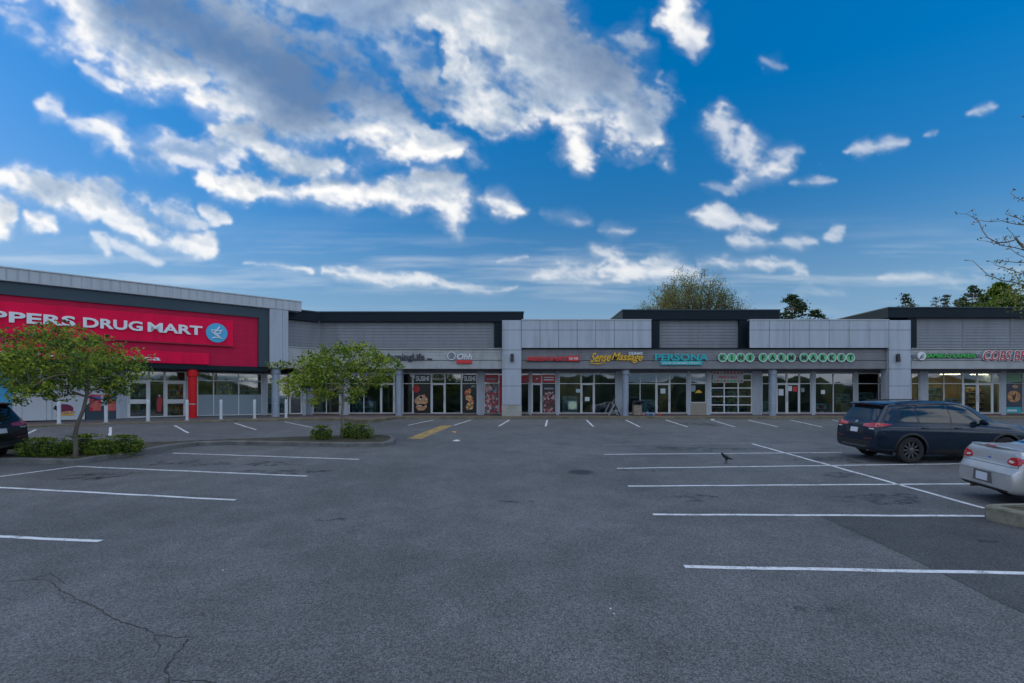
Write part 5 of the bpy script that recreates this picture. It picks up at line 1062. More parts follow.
# near tree: flat-topped, wide to the left
b1 = base_at(75.5, 461); m1 = b1.y / F
def cl_from(b, items, seed, depth):
    rnd = random.Random(seed); out = []
    for (px, py, wgt) in items:
        p = at(px, py, b.y); out.append((p.x - b.x, rnd.uniform(-depth, depth), p.z - b.z, wgt))
    return out
it1 = [(22, 338, .6), (40, 343, .8), (75, 334, .8), (88, 342, .9), (60, 348, 1.2), (105, 350, .8), (120, 364, .5), (10, 356, 1), (30, 360, 1.3), (50, 362, 1.3), (75, 358, 1.4), (95, 360, 1.3), (104, 369, .9), (0, 368, 1), (-15, 362, 1), (-20, 375, .8), (18, 374, 1.2), (40, 376, 1.3), (62, 375, 1.3), (85, 378, 1.2), (100, 380, .7), (116, 377, .35), (8, 386, .8), (30, 387, .9), (50, 389, .7), (70, 390, .6), (100, 390, .5), (22, 401, .18), (42, 397, .25), (80, 400, .2), (88, 388, .7), (98, 353, .7), (48, 334, .5), (-5, 350, .7)]
small_tree('taller small tree with a broad flat crown, beside the black car', b1, cl_from(b1, it1, 3, 1.3), [(0, 0, -.12), (.01, 0, .25), (-.02, 0, .62), (.05, 0, .95), (.22, 0, 1.35), (.30, .02, 1.75), (.36, .03, 2.15)], 11, 14500, .10, .066)
b2 = base_at(342.5, 441); 
it2 = [(300, 363, .7), (312, 356, .9), (325, 350, .9), (340, 347, 1), (355, 350, .9), (372, 356, .8), (385, 361, .6), (395, 364, .35), (294, 371, .6), (306, 372, 1), (320, 367, 1.1), (336, 362, 1.2), (352, 364, 1.1), (368, 366, 1), (382, 372, .6), (298, 381, .7), (312, 384, 1), (328, 380, 1.1), (345, 378, 1), (360, 380, .9), (374, 381, .6), (306, 391, .5), (320, 393, .7), (335, 392, .6), (352, 391, .5), (364, 392, .4), (325, 402, .25), (341, 400, .25), (288, 366, .3), (316, 377, .8)]
small_tree('smaller tree with a ragged round crown, between the two low hedges of the island tip', b2, cl_from(b2, it2, 5, 1.4), [(0, 0, -.12), (.03, 0, .4), (-.03, 0, .85), (.02, 0, 1.3), (.0, 0, 1.7), (.05, 0, 2.2)], 21, 10500, .115, .062, 'paletrunk', wts=(5, 6, 3, .4))
def shrub(label, px, py, w, h, d, seed, n):
    rnd = random.Random(seed); b = base_at(px, py); t = thing('box_shrub', label, 'shrub', tuple(b), 'clipped shrubs on the island')
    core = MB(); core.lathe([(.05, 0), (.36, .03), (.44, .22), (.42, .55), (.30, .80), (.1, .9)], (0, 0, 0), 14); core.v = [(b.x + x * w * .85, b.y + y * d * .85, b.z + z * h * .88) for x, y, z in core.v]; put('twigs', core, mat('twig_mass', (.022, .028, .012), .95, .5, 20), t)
    mb = MB()
    for i in range(n):
        a, v = rnd.uniform(0, 6.283), rnd.random(); rr = (1 - abs(v * 1.0 - .42) ** 2.4 * 1.1) * rnd.uniform(.82, 1.05); lump = 1 + .13 * math.sin(3 * a + seed) + .08 * math.sin(7 * a + 2 * seed + v * 5)
        p = b + Vector((math.cos(a) * w / 2 * rr * lump, math.sin(a) * d / 2 * rr * lump, h * (.04 + .96 * v) * (1 - .0 * v)))
        if v > .75: p += Vector((-math.cos(a) * w / 2, -math.sin(a) * d / 2, 0)) * rnd.random() * .95; p.z = b.z + h * rnd.uniform(.86, 1.03)
        leaf(mb, p, .055, rnd, .2, rnd.choices((0, 1, 2), (4, 4 if v > .7 else 1.5, 3))[0])
    put('foliage', mb, LM, t)
for a in (('long low clipped shrub touching the black car', 43, 460, 1.25, .52, .8, 2, 3200), ('clipped shrub behind the trunk of the taller tree', 84, 457, 1.15, .56, .8, 5, 2800), ('low clipped shrub right of the taller tree', 103, 458.5, .75, .42, .7, 8, 2000), ('larger clipped shrub at the right end of the near hedge', 124, 456, 1.1, .52, .8, 9, 2800),
          ('small clipped shrub left of the smaller tree', 322, 442.2, .72, .5, .6, 11, 1500), ('clipped shrub touching the trunk of the smaller tree', 349, 440.8, .62, .55, .6, 12, 1500), ('rightmost clipped shrub at the island tip', 361, 441.6, .85, .52, .6, 14, 1700)): shrub(*a)

def fallen(px0, px1, py, seed, n):
    rnd = random.Random(seed); mb = MB()
    for _ in range(n):
        p = G(rnd.uniform(px0, px1), py + rnd.uniform(-3.5, 3.0)); mi = rnd.choices(range(4), (1, 2, 1, 4))[0]; u = rnd.uniform(0, 6.28); s = .05; d = Vector((math.cos(u), math.sin(u), .15)) * s; q = Vector((-math.sin(u), math.cos(u), .1)) * s * .5; p.z += .165
        mb.quad([p, p + d * .5 + q, p + d, p + d * .5 - q], mi)
    tag(put('fallen_leaf_litter', mb, LM), 'fallen leaves scattered over the island soil', kind='stuff')
fallen(28, 140, 460, 3, 260); fallen(312, 384, 441.5, 4, 160)

def sprig_tree(label, px, pyt, half, Y, zb, n_up, seed, nleaf, ls, mats, name='background_tree'):
    """broad open crown of upright shoots with thin leaf"""
    rnd = random.Random(seed); top = at(px, pyt, Y); b = Vector((top.x, Y, zb)); H = top.z - zb; t = thing(name, label, 'tree', tuple(b), 'trees beyond the shop roofs')
    mb = MB(); fork = b + Vector((0, 0, H * .34)); mb.tube([b, b + Vector((.05, 0, H * .18)), fork], [H * .022, H * .018, H * .016], 9); lf = MB(); W = half * Y / F
    for i in range(n_up):
        u = rnd.uniform(-1, 1); v = rnd.uniform(-1, 1); e = max(0, 1 - .62 * (u * u + .6 * v * v)); tip = b + Vector((u * W, v * W * .8, H * (.42 + .58 * e ** .7) * rnd.uniform(.86, 1.0)))
        P = limb(fork, tip, rnd, .10, 7); P = [q + Vector((u * W * .25 * math.sin(j / 7 * math.pi), 0, 0)) for j, q in enumerate(P)]; mb.tube(P, [H * .011 * (1 - .88 * j / 7) for j in range(8)], 5)
        for s in range(9):
            q = P[3 + s % 5] if s < 5 else P[4 + s % 4]; e2 = q + Vector((rnd.gauss(0, .5), rnd.gauss(0, .5), rnd.uniform(.2, 1.3))) * (H / 14); tw = limb(q, e2, rnd, .04, 3); mb.tube(tw, [H * .002, H * .0016, H * .0012, H * .0008], 4)
            for _ in range(max(1, nleaf // (n_up * 9))): leaf(lf, tw[rnd.randrange(1, 4)] + Vector((rnd.gauss(0, .22), rnd.gauss(0, .22), rnd.gauss(0, .25))) * (H / 14), ls, rnd, .2, rnd.choices(range(len(mats)), [3] * len(mats))[0])
    put('trunk', mb, M['bark'], t, smooth=True); put('crown', lf, mats, t)
LB = [leafmat('spring_leaf', (.17, .22, .04), .5), leafmat('spring_olive', (.12, .16, .035), .5), leafmat('spring_brown', (.15, .14, .05), .45)]
sprig_tree('broad open tree with thin spring leaf above the middle roof box', 690, 276, 47, 60, 1, 110, 4, 30000, .15, LB)
CF = [leafmat('needle_dark', (.028, .05, .022), .2), leafmat('needle_mid', (.055, .09, .034), .25)]
CB = [leafmat('bright_cypress', (.11, .19, .025), .4), leafmat('cypress_dark', (.06, .11, .02), .35)]  # two leaf greens, mixed at random through the crown
def conifer(label, px, pyt, wpx, Y, seed, tiers, mats, zb=1, open_=.5, nn=70, ls=.35, low=.5, name='conifer'):
    """straight stem with level boughs, each a flat spray of foliage"""
    rnd = random.Random(seed); top = at(px, pyt, Y); b = Vector((top.x, Y, zb)); H = top.z - zb; W = wpx * Y / F / 2; t = thing(name, label, 'tree', tuple(b), 'trees beyond the shop roofs')
    mb = MB(); mb.tube([b, b + Vector((.1, 0, H * .5)), top], [H * .02, H * .013, .03], 8); lf = MB()
    for i in range(tiers):
        f = i / (tiers - 1); z = zb + H * (low + (1 - low) * f) - .1; R_ = W * (1 - f) ** .7 * rnd.uniform(.55, 1.12) + .25
        for k in range(rnd.randint(3, 5)):
            a = rnd.uniform(0, 6.283); tip = Vector((b.x + math.cos(a) * R_, b.y + math.sin(a) * R_, z + R_ * rnd.uniform(-.12, .22))); P = limb(Vector((b.x, b.y, z)), tip, rnd, -.04, 4); mb.tube(P, [.09 * (1 - .8 * j / 4) for j in range(5)], 5)
            for _ in range(nn):
                s = rnd.uniform(open_, 1.05); q = P[0].lerp(P[-1], s) + Vector((rnd.gauss(0, .32), rnd.gauss(0, .32), rnd.gauss(0, .14))) * (.5 + R_ / 4); leaf(lf, q, ls, rnd, .7, rnd.randrange(len(mats)))
    put('trunk', mb, M['bark'], t, smooth=True); put('crown', lf, mats, t)
conifer('dark pine with ragged clumps above the right parapet', 792, 296, 40, 62, 6, 8, CF, nn=60, ls=.34, low=.74, name='pine_tree', open_=.45); conifer('low dark pine bough showing right of the ragged pine', 815, 311, 22, 62, 61, 4, CF, nn=50, ls=.3, low=.86, name='pine_tree')
conifer('small conifer just right of the right pillar, above the dark roof', 905, 295, 24, 75, 7, 9, CF, nn=34, ls=.3, low=.75); conifer('thin conifer standing alone left of the bright green tree', 947, 295.5, 14, 75, 8, 9, CF, nn=26, ls=.28, low=.75); conifer('faint thin conifer between its two darker neighbours', 936, 298, 8, 85, 9, 8, CF, nn=12, ls=.25, low=.8)
conifer('cedar with level boughs reaching left from the bright green tree', 972, 287, 44, 66, 10, 11, CF, nn=38, ls=.32, low=.68, name='cedar_tree'); 
conifer('dense bright green tree behind the roof at the right edge', 999, 284, 62, 62, 12, 16, CB, nn=150, ls=.36, low=.62, name='evergreen_tree', open_=.2); conifer('dark evergreen at the very right edge behind the bare branches', 1040, 272, 60, 66, 13, 14, CF, nn=110, ls=.36, low=.6, name='evergreen_tree', open_=.25)

# the wood and houses across the road behind the viewer: it is what the shop windows mirror
mb = MB(); rnd = random.Random(4); prev = None; n = 160
for i in range(n + 1):
    x = -120 + 240 * i / n; y = -48 + 2.5 * math.sin(i * .5) + rnd.uniform(-1, 1); hgt = 7.2 + .6 * math.sin(i * .23) + .5 * math.sin(i * .61 + 1) + rnd.uniform(-.7, .7)
    for f, dy in ((0, 2.5), (.25, 3.5), (.55, 2.8), (.8, 1.6), (1, 0), (.8, -2), (0, -3)): mb.v.append((x + rnd.uniform(-.5, .5), y + dy + rnd.uniform(-.6, .6), zg(0, -48) - .2 + hgt * f + rnd.uniform(-.3, .3)))
for i in range(n):
    for k in range(6): mb.f.append((7 * i + k, 7 * i + 7 + k, 7 * i + 8 + k, 7 * i + 1 + k)); mb.m.append(0)
tag(put('far_wood', mb, mat('wood_foliage', (.07, .095, .045), .95, .6, 1.2, bump=1, bscale=3), smooth=False), 'dark wood across the road behind the viewer', None, None, 'stuff')

conifer('low mixed evergreen filling the gap under the level boughs', 985, 296, 46, 70, 31, 9, CB, nn=80, ls=.34, low=.72, name='evergreen_tree', open_=.2); conifer('low evergreen top peeping over the roof below the cedar', 962, 299, 30, 72, 33, 7, CF, nn=60, ls=.3, low=.78, name='evergreen_tree', open_=.25)
# budding tree whose branches reach in from the right
def budding():
    Y0 = 10.2; rnd = random.Random(17); b = Vector((11.6, 9.6, zg(11.6, 9.6) + .2)); t = thing('budding_tree', 'budding branches of a nearly bare tree reaching in at the right edge', 'tree', tuple(b))
    mb = MB(); trunk = [b, b + Vector((.03, .0, .9)), b + Vector((-.05, .1, 1.9)), b + Vector((.02, .2, 3.0)), b + Vector((.1, .3, 4.2)), b + Vector((.05, .3, 5.4)), b + Vector((.1, .4, 6.6))]; mb.tube(trunk, [.15, .12, .105, .09, .07, .045, .015], 10)
    lf = MB(); BR = [leafmat('bud_leaf', (.12, .15, .03), .4), leafmat('bud_brown', (.10, .07, .04), .3)]
    def br(px, start, r0, dy=0, r1=.004):
        P = [at(x, y, Y0 + dy + .04 * i) for i, (x, y) in enumerate(px)]; Q = [start] + P if start is not None else P; out = []
        for i in range(len(Q) - 1):
            n = max(1, int((Q[i + 1] - Q[i]).length / .12))
            for k in range(n): out.append(Q[i].lerp(Q[i + 1], k / n) + Vector((rnd.gauss(0, .008), rnd.gauss(0, .012), rnd.gauss(0, .008))))
        out.append(Q[-1]); mb.tube(out, [r0 + (r1 - r0) * i / len(out) for i in range(len(out))], 6)
        for i, q in enumerate(out):
            if q.x / q.y * F + HX > 1060: continue
            for _ in range(2):
                if rnd.random() < .75:
                    e = q + Vector((rnd.gauss(0, .05), rnd.gauss(0, .06), rnd.uniform(.0, .09))); mb.tube([q, e], [.004, .003], 4)
                    for _ in range(3): leaf(lf, e + Vector((rnd.gauss(0, .012), rnd.gauss(0, .012), rnd.gauss(0, .012))), .045, rnd, .2, rnd.choices((0, 1), (1, 2))[0])
    br([(1060, 262), (1024, 247), (1017, 240), (998, 243), (986.7, 237), (981, 230), (978.5, 222), (966.7, 214)], trunk[4], .035)
    br([(1060, 236), (1024, 225.6), (1000.7, 221), (991, 222), (978, 220)], trunk[4], .02, .15); br([(1070, 222), (1024, 201), (1010, 193)], trunk[4], .022, -.1); br([(1060, 232), (1024, 221), (1005, 214)], trunk[4], .018, .2); br([(1024, 249), (1017, 240), (1006.5, 228)], None, .008, .05); br([(1065, 266), (1024, 250), (1005, 245.5), (985.5, 241)], trunk[4], .02, .1)
    br([(1070, 300), (1040, 289), (1017, 283), (1003, 280.6), (989, 276), (982, 270), (973, 261)], trunk[3], .03, 0); br([(1060, 270), (1024, 263), (1008, 261), (994, 263)], trunk[4], .018, .15); br([(1040, 282), (1017, 272), (995, 265)], None, .01, .02); br([(1060, 300), (1030, 262), (1012, 250), (1008, 240)], None, .012, .2); br([(1050, 190), (1035, 150), (1032, 120)], trunk[5], .02); br([(1100, 120), (1120, 60)], trunk[5], .03, .3)
    br([(1060, 318), (1035, 305), (1010, 300), (996, 303)], trunk[3], .018, .1); br([(1040, 292), (1022, 288), (1005, 292)], None, .010, .1)
    for _ in range(420):
        p = at(rnd.gauss(1020, 9), rnd.gauss(290, 12), Y0 + rnd.uniform(-.3, .5)); leaf(lf, p, .05, rnd, .2, 0)
    put('trunk', mb, M['bark'], t, smooth=True); put('crown', lf, BR, t)
budding()

# ================================================================= SKY, SUN, CAMERA
SUN_EL, SUN_AZ = 6.5, -78.0                       # the sun stands low behind the drugstore roof, to the left
def vnoise(x, y, seed):
    g = np.random.RandomState(seed).rand(256, 256); xi, yi = np.floor(x).astype(int), np.floor(y).astype(int); fx, fy = x - xi, y - yi; fx = fx * fx * fx * (fx * (fx * 6 - 15) + 10); fy = fy * fy * fy * (fy * (fy * 6 - 15) + 10)
    a, b, c, d = g[yi & 255, xi & 255], g[yi & 255, (xi + 1) & 255], g[(yi + 1) & 255, xi & 255], g[(yi + 1) & 255, (xi + 1) & 255]
    return (a * (1 - fx) + b * fx) * (1 - fy) + (c * (1 - fx) + d * fx) * fy
def fbm(x, y, o, seed, gain=.5, billow=False):
    s = np.zeros_like(x); a = 1.0; t = 0
    for i in range(o):
        n = vnoise(x, y, seed + i); n = 1 - abs(2 * n - 1) * 1.0 if billow else n; s += a * n; t += a; a *= gain; x, y = (x * .8 - y * .6) * 2.03 + 5.1, (x * .6 + y * .8) * 2.03 + 9.7
    return s / t
STROKES = [  # clouds of that evening: x0,y0 - x1,y1, half width, strength; in tangent units of a sky chart facing the shops (530 = 45 degrees)
 (-20,-52,70,5,24,1),(50,2,125,42,26,1),(118,38,190,88,26,1),(160,0,235,50,46,1),(180,-20,260,30,46,.9),(220,55,300,100,46,1.05),(190,100,260,112,11,.9),(265,106,345,124,18,1),(340,122,452,146,16,1),(330,85,420,115,34,.95),(300,45,380,80,36,.75),(300,0,390,25,40,.8),(390,50,430,90,28,.8),(340,-50,440,-30,50,.9),
 (440,15,478,55,30,1),(455,60,490,105,30,1),(490,-20,545,35,42,1),(505,40,570,85,42,1),(560,60,620,100,36,1),(600,90,664,138,24,1),(556,118,600,118,14,.85),(568,130,580,158,16,.9),(618,40,646,46,11,.75),(672,2,684,22,15,.95),(682,25,700,42,12,.8),(690,40,695,58,6,.5),
 (42,106,70,118,8,.8),(70,122,105,134,6,.7),(92,126,118,136,12,.95),(115,140,200,162,13,.8),(180,150,245,162,15,.75),(210,132,290,150,15,1),(250,150,330,162,15,1),(205,178,262,186,11,.95),(255,186,345,184,11,.9),(300,182,380,194,15,1),(370,192,440,198,14,1),(425,178,455,185,13,1),(435,192,465,205,14,1),(450,205,462,236,11,.85),(478,204,522,212,8,.9),(464,150,488,170,6,.4),
 (0,175,55,192,9,.9),(40,190,100,208,12,.9),(-30,200,12,226,15,1),(28,214,52,232,6,.9),(82,186,122,208,11,.85),(100,205,160,225,12,.85),(130,228,215,246,10,.85),(150,205,200,222,7,.7),(200,206,230,220,5,.8),(90,236,110,256,5,.7),(110,245,160,260,6,.65),(78,62,118,88,5,.75),(82,64,100,74,6,.5),
 (250,265,310,271,3,.7),(322,270,450,285,4.5,.75),(440,283,515,289,3.5,.55),(0,10,50,40,14,.5),
 (716,112,722,150,13,.76),(706,120,735,158,10,.56),(740,132,748,170,13,.74),(745,178,790,158,10,.76),(735,186,758,176,9,.7),(726,195,735,188,5,.5),(760,160,800,152,6,.5),(690,214,740,220,7,.74),(715,224,770,224,6,.66),(733,240,770,242,6,.66),(770,244,815,240,5,.56),(826,236,838,230,5,.6),(540,213,590,221,5,.55),(600,226,632,230,5,.6),(498,260,528,259,2.5,.55),(530,280,600,262,9,.7),(590,242,620,262,8,.75),(600,268,700,272,8,.75),(640,262,700,268,7,.7),(700,262,790,266,6,.65),(545,272,600,280,6,.6),(786,186,836,181,3.5,.52),(853,152,880,144,5,.62),(870,146,908,138,5,.58),(973,116,998,108,3.5,.55),(928,136,940,134,2.5,.5),(760,56,780,64,8,.42),(880,281,940,276,4,.5),(930,274,990,280,5,.45),(700,290,860,298,5,.3),(770,258,805,275,4,.55),(700,185,735,192,4,.45),(1040,95,1100,80,8,.6),(440,120,480,150,5,.3)]
GAPS = [(400,70,438,120,9,.9),(432,30,446,70,5,.8),(292,8,318,26,9,.7),(440,105,470,135,8,.8),(355,60,372,68,5,.5),(220,165,300,172,6,.6),(130,110,200,135,8,.6)]
UNDER = [(120,0,310,92,46,.9),(260,60,420,90,34,.7),(330,20,420,50,36,.5),(560,40,650,110,34,.45),(600,80,660,125,24,.5),(140,152,215,160,9,.6),(250,165,350,176,7,.5),(400,200,450,205,8,.4),(120,205,180,225,8,.3),(500,70,560,110,22,.3)]
def cloud_map():
    X0, X1, Y0, Y1 = -900, 1900, -700, 400; X, Y = np.meshgrid(np.arange(X0, X1, 1.0), np.arange(Y0, Y1, 1.0))
    wx = (fbm(X / 60, Y / 48, 6, 11, .6) - .5) * 62; wy = (fbm(X / 60, Y / 48, 6, 31, .6) - .5) * 50
    Md = np.full_like(X, -1.5); cw = np.full_like(X, 1e-4); cs = np.full_like(X, .7e-4)
    for (x0, y0, x1, y1, w, s) in STROKES:
        pad = w * 2.6 + 40; i0, i1 = int(max(0, min(x0, x1) - pad - X0)), int(min(X.shape[1], max(x0, x1) + pad - X0)); j0, j1 = int(max(0, min(y0, y1) - pad - Y0)), int(min(X.shape[0], max(y0, y1) + pad - Y0)); sl = np.s_[j0:j1, i0:i1]
        wk = min(1, .22 + w / 34); px, py = X[sl] + wx[sl] * wk, Y[sl] + wy[sl] * wk; dx, dy = x1 - x0, y1 - y0; L2 = dx * dx + dy * dy + 1e-6; t = np.clip(((px - x0) * dx + (py - y0) * dy) / L2, 0, 1)
        ln = math.sqrt(L2); end = 1 - .55 * np.abs(2 * t - 1) ** 2 * min(1, ln / (3 * w)); d = np.hypot(px - x0 - t * dx, py - y0 - t * dy) / (w * end); v = s - d * (.40 + .45 * s) * (1.0 if w > 12 else .9)
        e = np.exp(-np.minimum(d, 6) ** 2 * .5); cw[sl] += e; cs[sl] += e * s
        a, b = Md[sl], v; k = .25; h = np.clip(.5 + .5 * (a - b) / k, 0, 1); Md[sl] = b * (1 - h) + a * h + k * h * (1 - h)
    for (x0, y0, x1, y1, w, s) in GAPS:            # blue seen between the cloud banks
        dx, dy = x1 - x0, y1 - y0; px, py = X + wx * .7, Y + wy * .7; t = np.clip(((px - x0) * dx + (py - y0) * dy) / (dx * dx + dy * dy + 1e-6), 0, 1); d = np.hypot(px - x0 - t * dx, py - y0 - t * dy) / w; Md -= s * np.clip(1 - d * .8, 0, 1)
    ca, sa = math.cos(R(22)), math.sin(R(22)); u, v = X * ca + Y * sa, -X * sa + Y * ca
    qx = (fbm(u / 26, v / 20, 4, 201, .55) - .5) * 22
    det = fbm((u + qx) / 58, (v + qx) / 40, 7, 51, .60); puff = fbm((u - qx) / 30, v / 22, 5, 61, .55, True); fine = fbm(u / 15, v / 9, 5, 71, .62)
    out = np.clip(np.maximum(np.maximum((-120 - X) / 200, (X - 1100) / 200), (-60 - Y) / 150), 0, 1); bg = (fbm(u / 330, v / 150, 4, 91) - .56) * 5 * out - (1 - out) * 3
    Md = np.maximum(Md, bg)
    cap = np.clip(cs / cw, .2, 1); D = Md * 1.05 + (det - .52) * 2.7 + (puff - .55) * .9 + (fine - .5) * (1.0 + .9 * (1 - cap)) * np.clip(1.2 - 1.0 * Md, .10, 1); D += (fbm(u / 46, v / 5.5, 5, 401, .6) - .5) * (.55 + 1.3 * (1 - cap)) * np.clip(1.3 - 1.1 * Md, .1, 1); D = np.clip(D, -1, 1.8)
    al = np.clip((D + .30) / 1.25, 0, 1); al = al * al * (3 - 2 * al); al *= np.clip(1 - (1 - cap) * 1.6 * (1.15 - 1.3 * fbm(u / 34, v / 7, 4, 301, .6)), .1, 1); al = .985 * (1 - (1 - al) ** 1.25) * np.clip(.06 + 1.05 * cap ** 1.9, 0, 1)
    veil = np.clip((Md * 1.0 + (det - .5) * 1.5 + .95) / 1.7, 0, 1) ** 1.6 * .55 * np.clip(cap * 1.5 - .55, 0, 1)
    low = np.exp(-((Y - 275) / 34) ** 2) * np.clip((fbm(X / 150, Y / 10, 5, 501, .6) - .47) * 3.2, 0, 1) * .26
    al = 1 - (1 - al) * (1 - veil) * (1 - low)
    sx, sy = HX + F * math.tan(R(SUN_AZ)), HY - F * math.tan(R(SUN_EL)) / math.cos(R(SUN_AZ)) + 900; dx, dy = sx - X, sy - Y; dl = np.hypot(dx, dy); dx /= dl; dy /= dl
    soft = Md * 1.05 + (det - .52) * 1.6 + (puff - .55) * .6; tau = np.zeros_like(X); Dc = np.clip(soft * .75 + D * .25 + .05, 0, 1.2); iy, ix = np.arange(X.shape[0])[:, None], np.arange(X.shape[1])[None]
    for k, st in enumerate((4, 10, 18, 28, 40, 54, 70)):
        tau += Dc[np.clip(iy + (dy * st).astype(int), 0, X.shape[0] - 1), np.clip(ix + (dx * st).astype(int), 0, X.shape[1] - 1)] * (.17 + .05 * k)
    sh = np.zeros_like(X)
    for (x0, y0, x1, y1, w, s) in UNDER:           # thick parts the low sun does not reach
        dx, dy = x1 - x0, y1 - y0; px, py = X + wx * .8, Y + wy * .8; t = np.clip(((px - x0) * dx + (py - y0) * dy) / (dx * dx + dy * dy + 1e-6), 0, 1); d = np.hypot(px - x0 - t * dx, py - y0 - t * dy) / w; sh = np.maximum(sh, s * np.exp(-d * d))
    al = al * (1 - .34 * sh * (1.1 - .5 * puff))
    here = np.clip(D, 0, 1.2)
    li = np.exp(-.62 * tau) * (.82 + .45 * (puff - .3) + .22 * (fine - .5)) * (1 - .86 * sh) + .01; li = np.maximum(li, .62 * np.clip(low * 4, 0, 1))
    # wind it round the sky: longitude / latitude picture
    Wd, Hh = 4096, 1024; lon = (np.arange(Wd) + .5) / Wd * 2 * math.pi - math.pi; lat = (np.arange(Hh) + .5) / Hh * math.pi / 2
    LO, LA = np.meshgrid(lon, lat)                # lon 0 = towards the shops
    fr = np.cos(LO); ok = fr > .28; frs = np.where(ok, fr, 1); px = HX + F * np.tan(np.where(ok, LO, 0)); py = HY - F * np.tan(np.minimum(LA, 1.25)) / frs
    gx, gy = np.clip(px - X0, 0, X.shape[1] - 2), np.clip(py - Y0, 0, X.shape[0] - 2); i, j = gx.astype(int), gy.astype(int); fx, fy = gx - i, gy - j
    smp = lambda A_: (A_[j, i] * (1 - fx) + A_[j, i + 1] * fx) * (1 - fy) + (A_[j + 1, i] * (1 - fx) + A_[j + 1, i + 1] * fx) * fy
    inside = ok * np.clip((px - X0) / 150, 0, 1) * np.clip((X1 - px) / 150, 0, 1) * np.clip((py - Y0) / 150, 0, 1)
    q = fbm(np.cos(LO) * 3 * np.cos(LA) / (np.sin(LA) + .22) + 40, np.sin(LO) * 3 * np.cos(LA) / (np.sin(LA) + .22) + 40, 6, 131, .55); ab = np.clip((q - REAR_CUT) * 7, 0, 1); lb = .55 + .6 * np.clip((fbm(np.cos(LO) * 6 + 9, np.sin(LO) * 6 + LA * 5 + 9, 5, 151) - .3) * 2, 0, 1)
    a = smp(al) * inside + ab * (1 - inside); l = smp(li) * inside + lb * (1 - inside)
    img = np.zeros((2048, Wd, 4), np.float32); img[1024:, :, 0] = a; img[1024:, :, 1] = l; img[1024:, :, 2] = inside + REAR_GAIN * (1 - inside); img[..., 3] = 1
    im = bpy.data.images.new('cloud_chart', Wd, 2048, float_buffer=True, alpha=False); im.colorspace_settings.name = 'Non-Color'; im.pixels.foreach_set(img.ravel()); im.update(); im.pack(); return im
w = bpy.data.worlds.new('World'); S.world = w; w.use_nodes = True; nt = w.node_tree; L = nt.links.new; bg = nt.nodes['Background']
sky = nt.nodes.new('ShaderNodeTexSky'); sky.sky_type = 'NISHITA'; sky.sun_disc = False; sky.sun_elevation = R(SUN_EL); sky.sun_rotation = R(SUN_AZ); sky.air_density = 1.0; sky.dust_density = .3; sky.ozone_density = 2.5
tc = nt.nodes.new('ShaderNodeTexCoord')
hs = nt.nodes.new('ShaderNodeHueSaturation'); hs.inputs['Saturation'].default_value = SKY_SAT; hs.inputs['Value'].default_value = SKY_VAL; L(sky.outputs[0], hs.inputs['Color'])
tint = nt.nodes.new('ShaderNodeMix'); tint.data_type = 'RGBA'; tint.blend_type = 'MULTIPLY'; tint.inputs[0].default_value = 1; tint.inputs[7].default_value = (*SKY_TINT, 1); L(hs.outputs[0], tint.inputs[6])
mp = nt.nodes.new('ShaderNodeMapping'); mp.vector_type = 'POINT'; mp.inputs['Rotation'].default_value = (0, 0, R(-90)); L(tc.outputs['Generated'], mp.inputs[0])
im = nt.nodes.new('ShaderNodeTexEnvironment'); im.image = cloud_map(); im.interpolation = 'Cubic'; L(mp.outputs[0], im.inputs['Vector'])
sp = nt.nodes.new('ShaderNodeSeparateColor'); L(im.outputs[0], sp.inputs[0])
cr = nt.nodes.new('ShaderNodeValToRGB'); e = cr.color_ramp.elements; e[0].position = .08; e[0].color = CL_DARK; e[1].position = .72; e[1].color = CL_LIGHT; k = e.new(.4); k.color = CL_MID; L(sp.outputs[1], cr.inputs[0])
gain = nt.nodes.new('ShaderNodeMix'); gain.data_type = 'RGBA'; gain.blend_type = 'MULTIPLY'; gain.inputs[0].default_value = 1; gm = nt.nodes.new('ShaderNodeMath'); gm.operation = 'MULTIPLY'; gm.inputs[1].default_value = CL_GAIN; L(sp.outputs[2], gm.inputs[0]); gt = nt.nodes.new('ShaderNodeMix'); gt.data_type = 'RGBA'; gt.inputs[6].default_value = (1, 1, 1, 1); gt.inputs[7].default_value = (.89, .975, 1.09, 1); gr = nt.nodes.new('ShaderNodeMapRange'); gr.inputs['From Min'].default_value = 1; gr.inputs['From Max'].default_value = REAR_GAIN; L(sp.outputs[2], gr.inputs['Value']); L(gr.outputs[0], gt.inputs[0])
gv = nt.nodes.new('ShaderNodeVectorMath'); gv.operation = 'SCALE'; L(gt.outputs[2], gv.inputs[0]); L(gm.outputs[0], gv.inputs['Scale']); L(gv.outputs[0], gain.inputs[7]); gain.clamp_result = False; L(cr.outputs[0], gain.inputs[6])
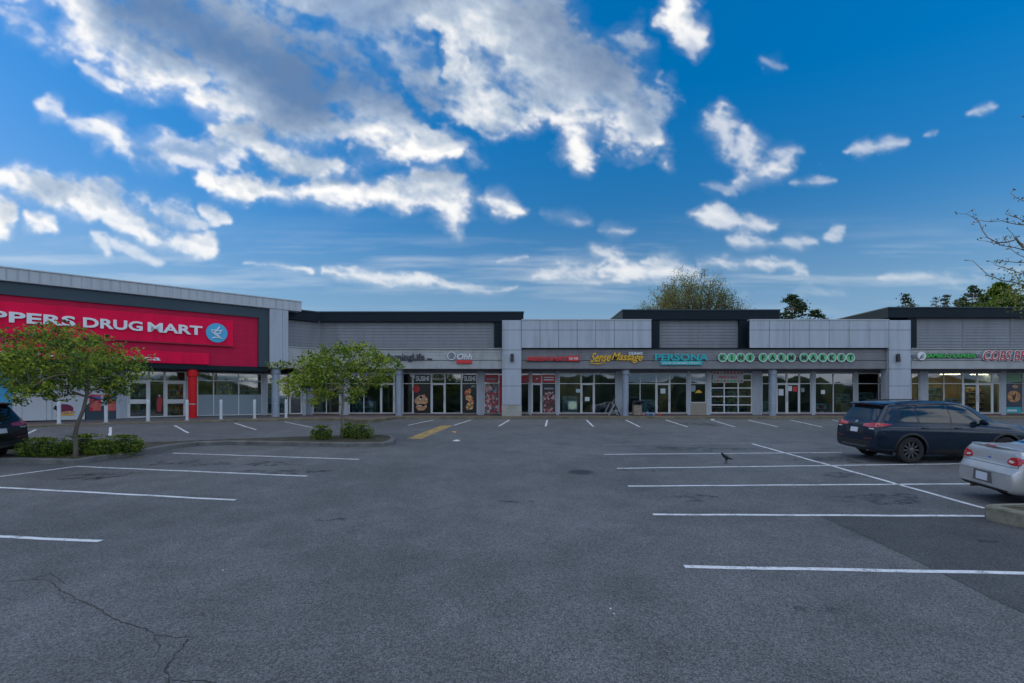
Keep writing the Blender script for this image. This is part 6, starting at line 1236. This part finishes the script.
# the air overhead is clearer than towards the horizon
sz = nt.nodes.new('ShaderNodeSeparateXYZ'); L(tc.outputs['Generated'], sz.inputs[0])
er = nt.nodes.new('ShaderNodeMapRange'); er.inputs['From Min'].default_value = .05; er.inputs['From Max'].default_value = .60; er.inputs['To Min'].default_value = SKY_LOW; er.inputs['To Max'].default_value = SKY_HIGH; L(sz.outputs[2], er.inputs['Value'])
eg = nt.nodes.new('ShaderNodeMix'); eg.data_type = 'RGBA'; eg.blend_type = 'MULTIPLY'; eg.inputs[0].default_value = 1; eg.clamp_result = False; L(tint.outputs[2], eg.inputs[6]); L(er.outputs[0], eg.inputs[7])
# thin haze low down, all round the horizon
hr = nt.nodes.new('ShaderNodeMapRange'); hr.interpolation_type = 'SMOOTHSTEP'; hr.inputs['From Min'].default_value = .0; hr.inputs['From Max'].default_value = .34; hr.inputs['To Min'].default_value = .9; hr.inputs['To Max'].default_value = 0; L(sz.outputs[2], hr.inputs['Value'])
hz = nt.nodes.new('ShaderNodeMix'); hz.data_type = 'RGBA'; L(hr.outputs[0], hz.inputs[0]); L(eg.outputs[2], hz.inputs[6]); hz.inputs[7].default_value = HAZE
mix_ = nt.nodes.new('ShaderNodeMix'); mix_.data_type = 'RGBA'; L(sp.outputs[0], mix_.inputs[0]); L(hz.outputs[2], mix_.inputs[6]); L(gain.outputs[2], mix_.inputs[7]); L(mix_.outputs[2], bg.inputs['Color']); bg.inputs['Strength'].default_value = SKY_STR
sd = bpy.data.lights.new('sun', 'SUN'); sd.energy = SUN_E; sd.angle = R(.6); sd.color = (1, .86, .68); so = bpy.data.objects.new('sun', sd); COL.objects.link(so)
dirn = Vector((math.sin(R(SUN_AZ)) * math.cos(R(SUN_EL)), math.cos(R(SUN_AZ)) * math.cos(R(SUN_EL)), math.sin(R(SUN_EL)))); so.rotation_euler = dirn.to_track_quat('Z', 'Y').to_euler(); so.location = (-30, 40, 30)
cd = bpy.data.cameras.new('camera'); cd.sensor_width = 36; cd.lens = 36 * F / 1024; cd.shift_y = (HY - 341.5) / 1024; cd.clip_end = 3000; cd.clip_start = .05
co = bpy.data.objects.new('camera', cd); COL.objects.link(co); co.location = (0, 0, CH); co.rotation_euler = (R(90), 0, 0); S.camera = co
vs = S.view_settings; vs.view_transform = 'Standard'; vs.look = 'None'; vs.exposure = EXPO; vs.gamma = 1; vs.use_curve_mapping = False
S.cycles.max_bounces = 6; S.cycles.transparent_max_bounces = 12; S.cycles.use_denoising = True
S.cycles.sample_clamp_indirect = 4
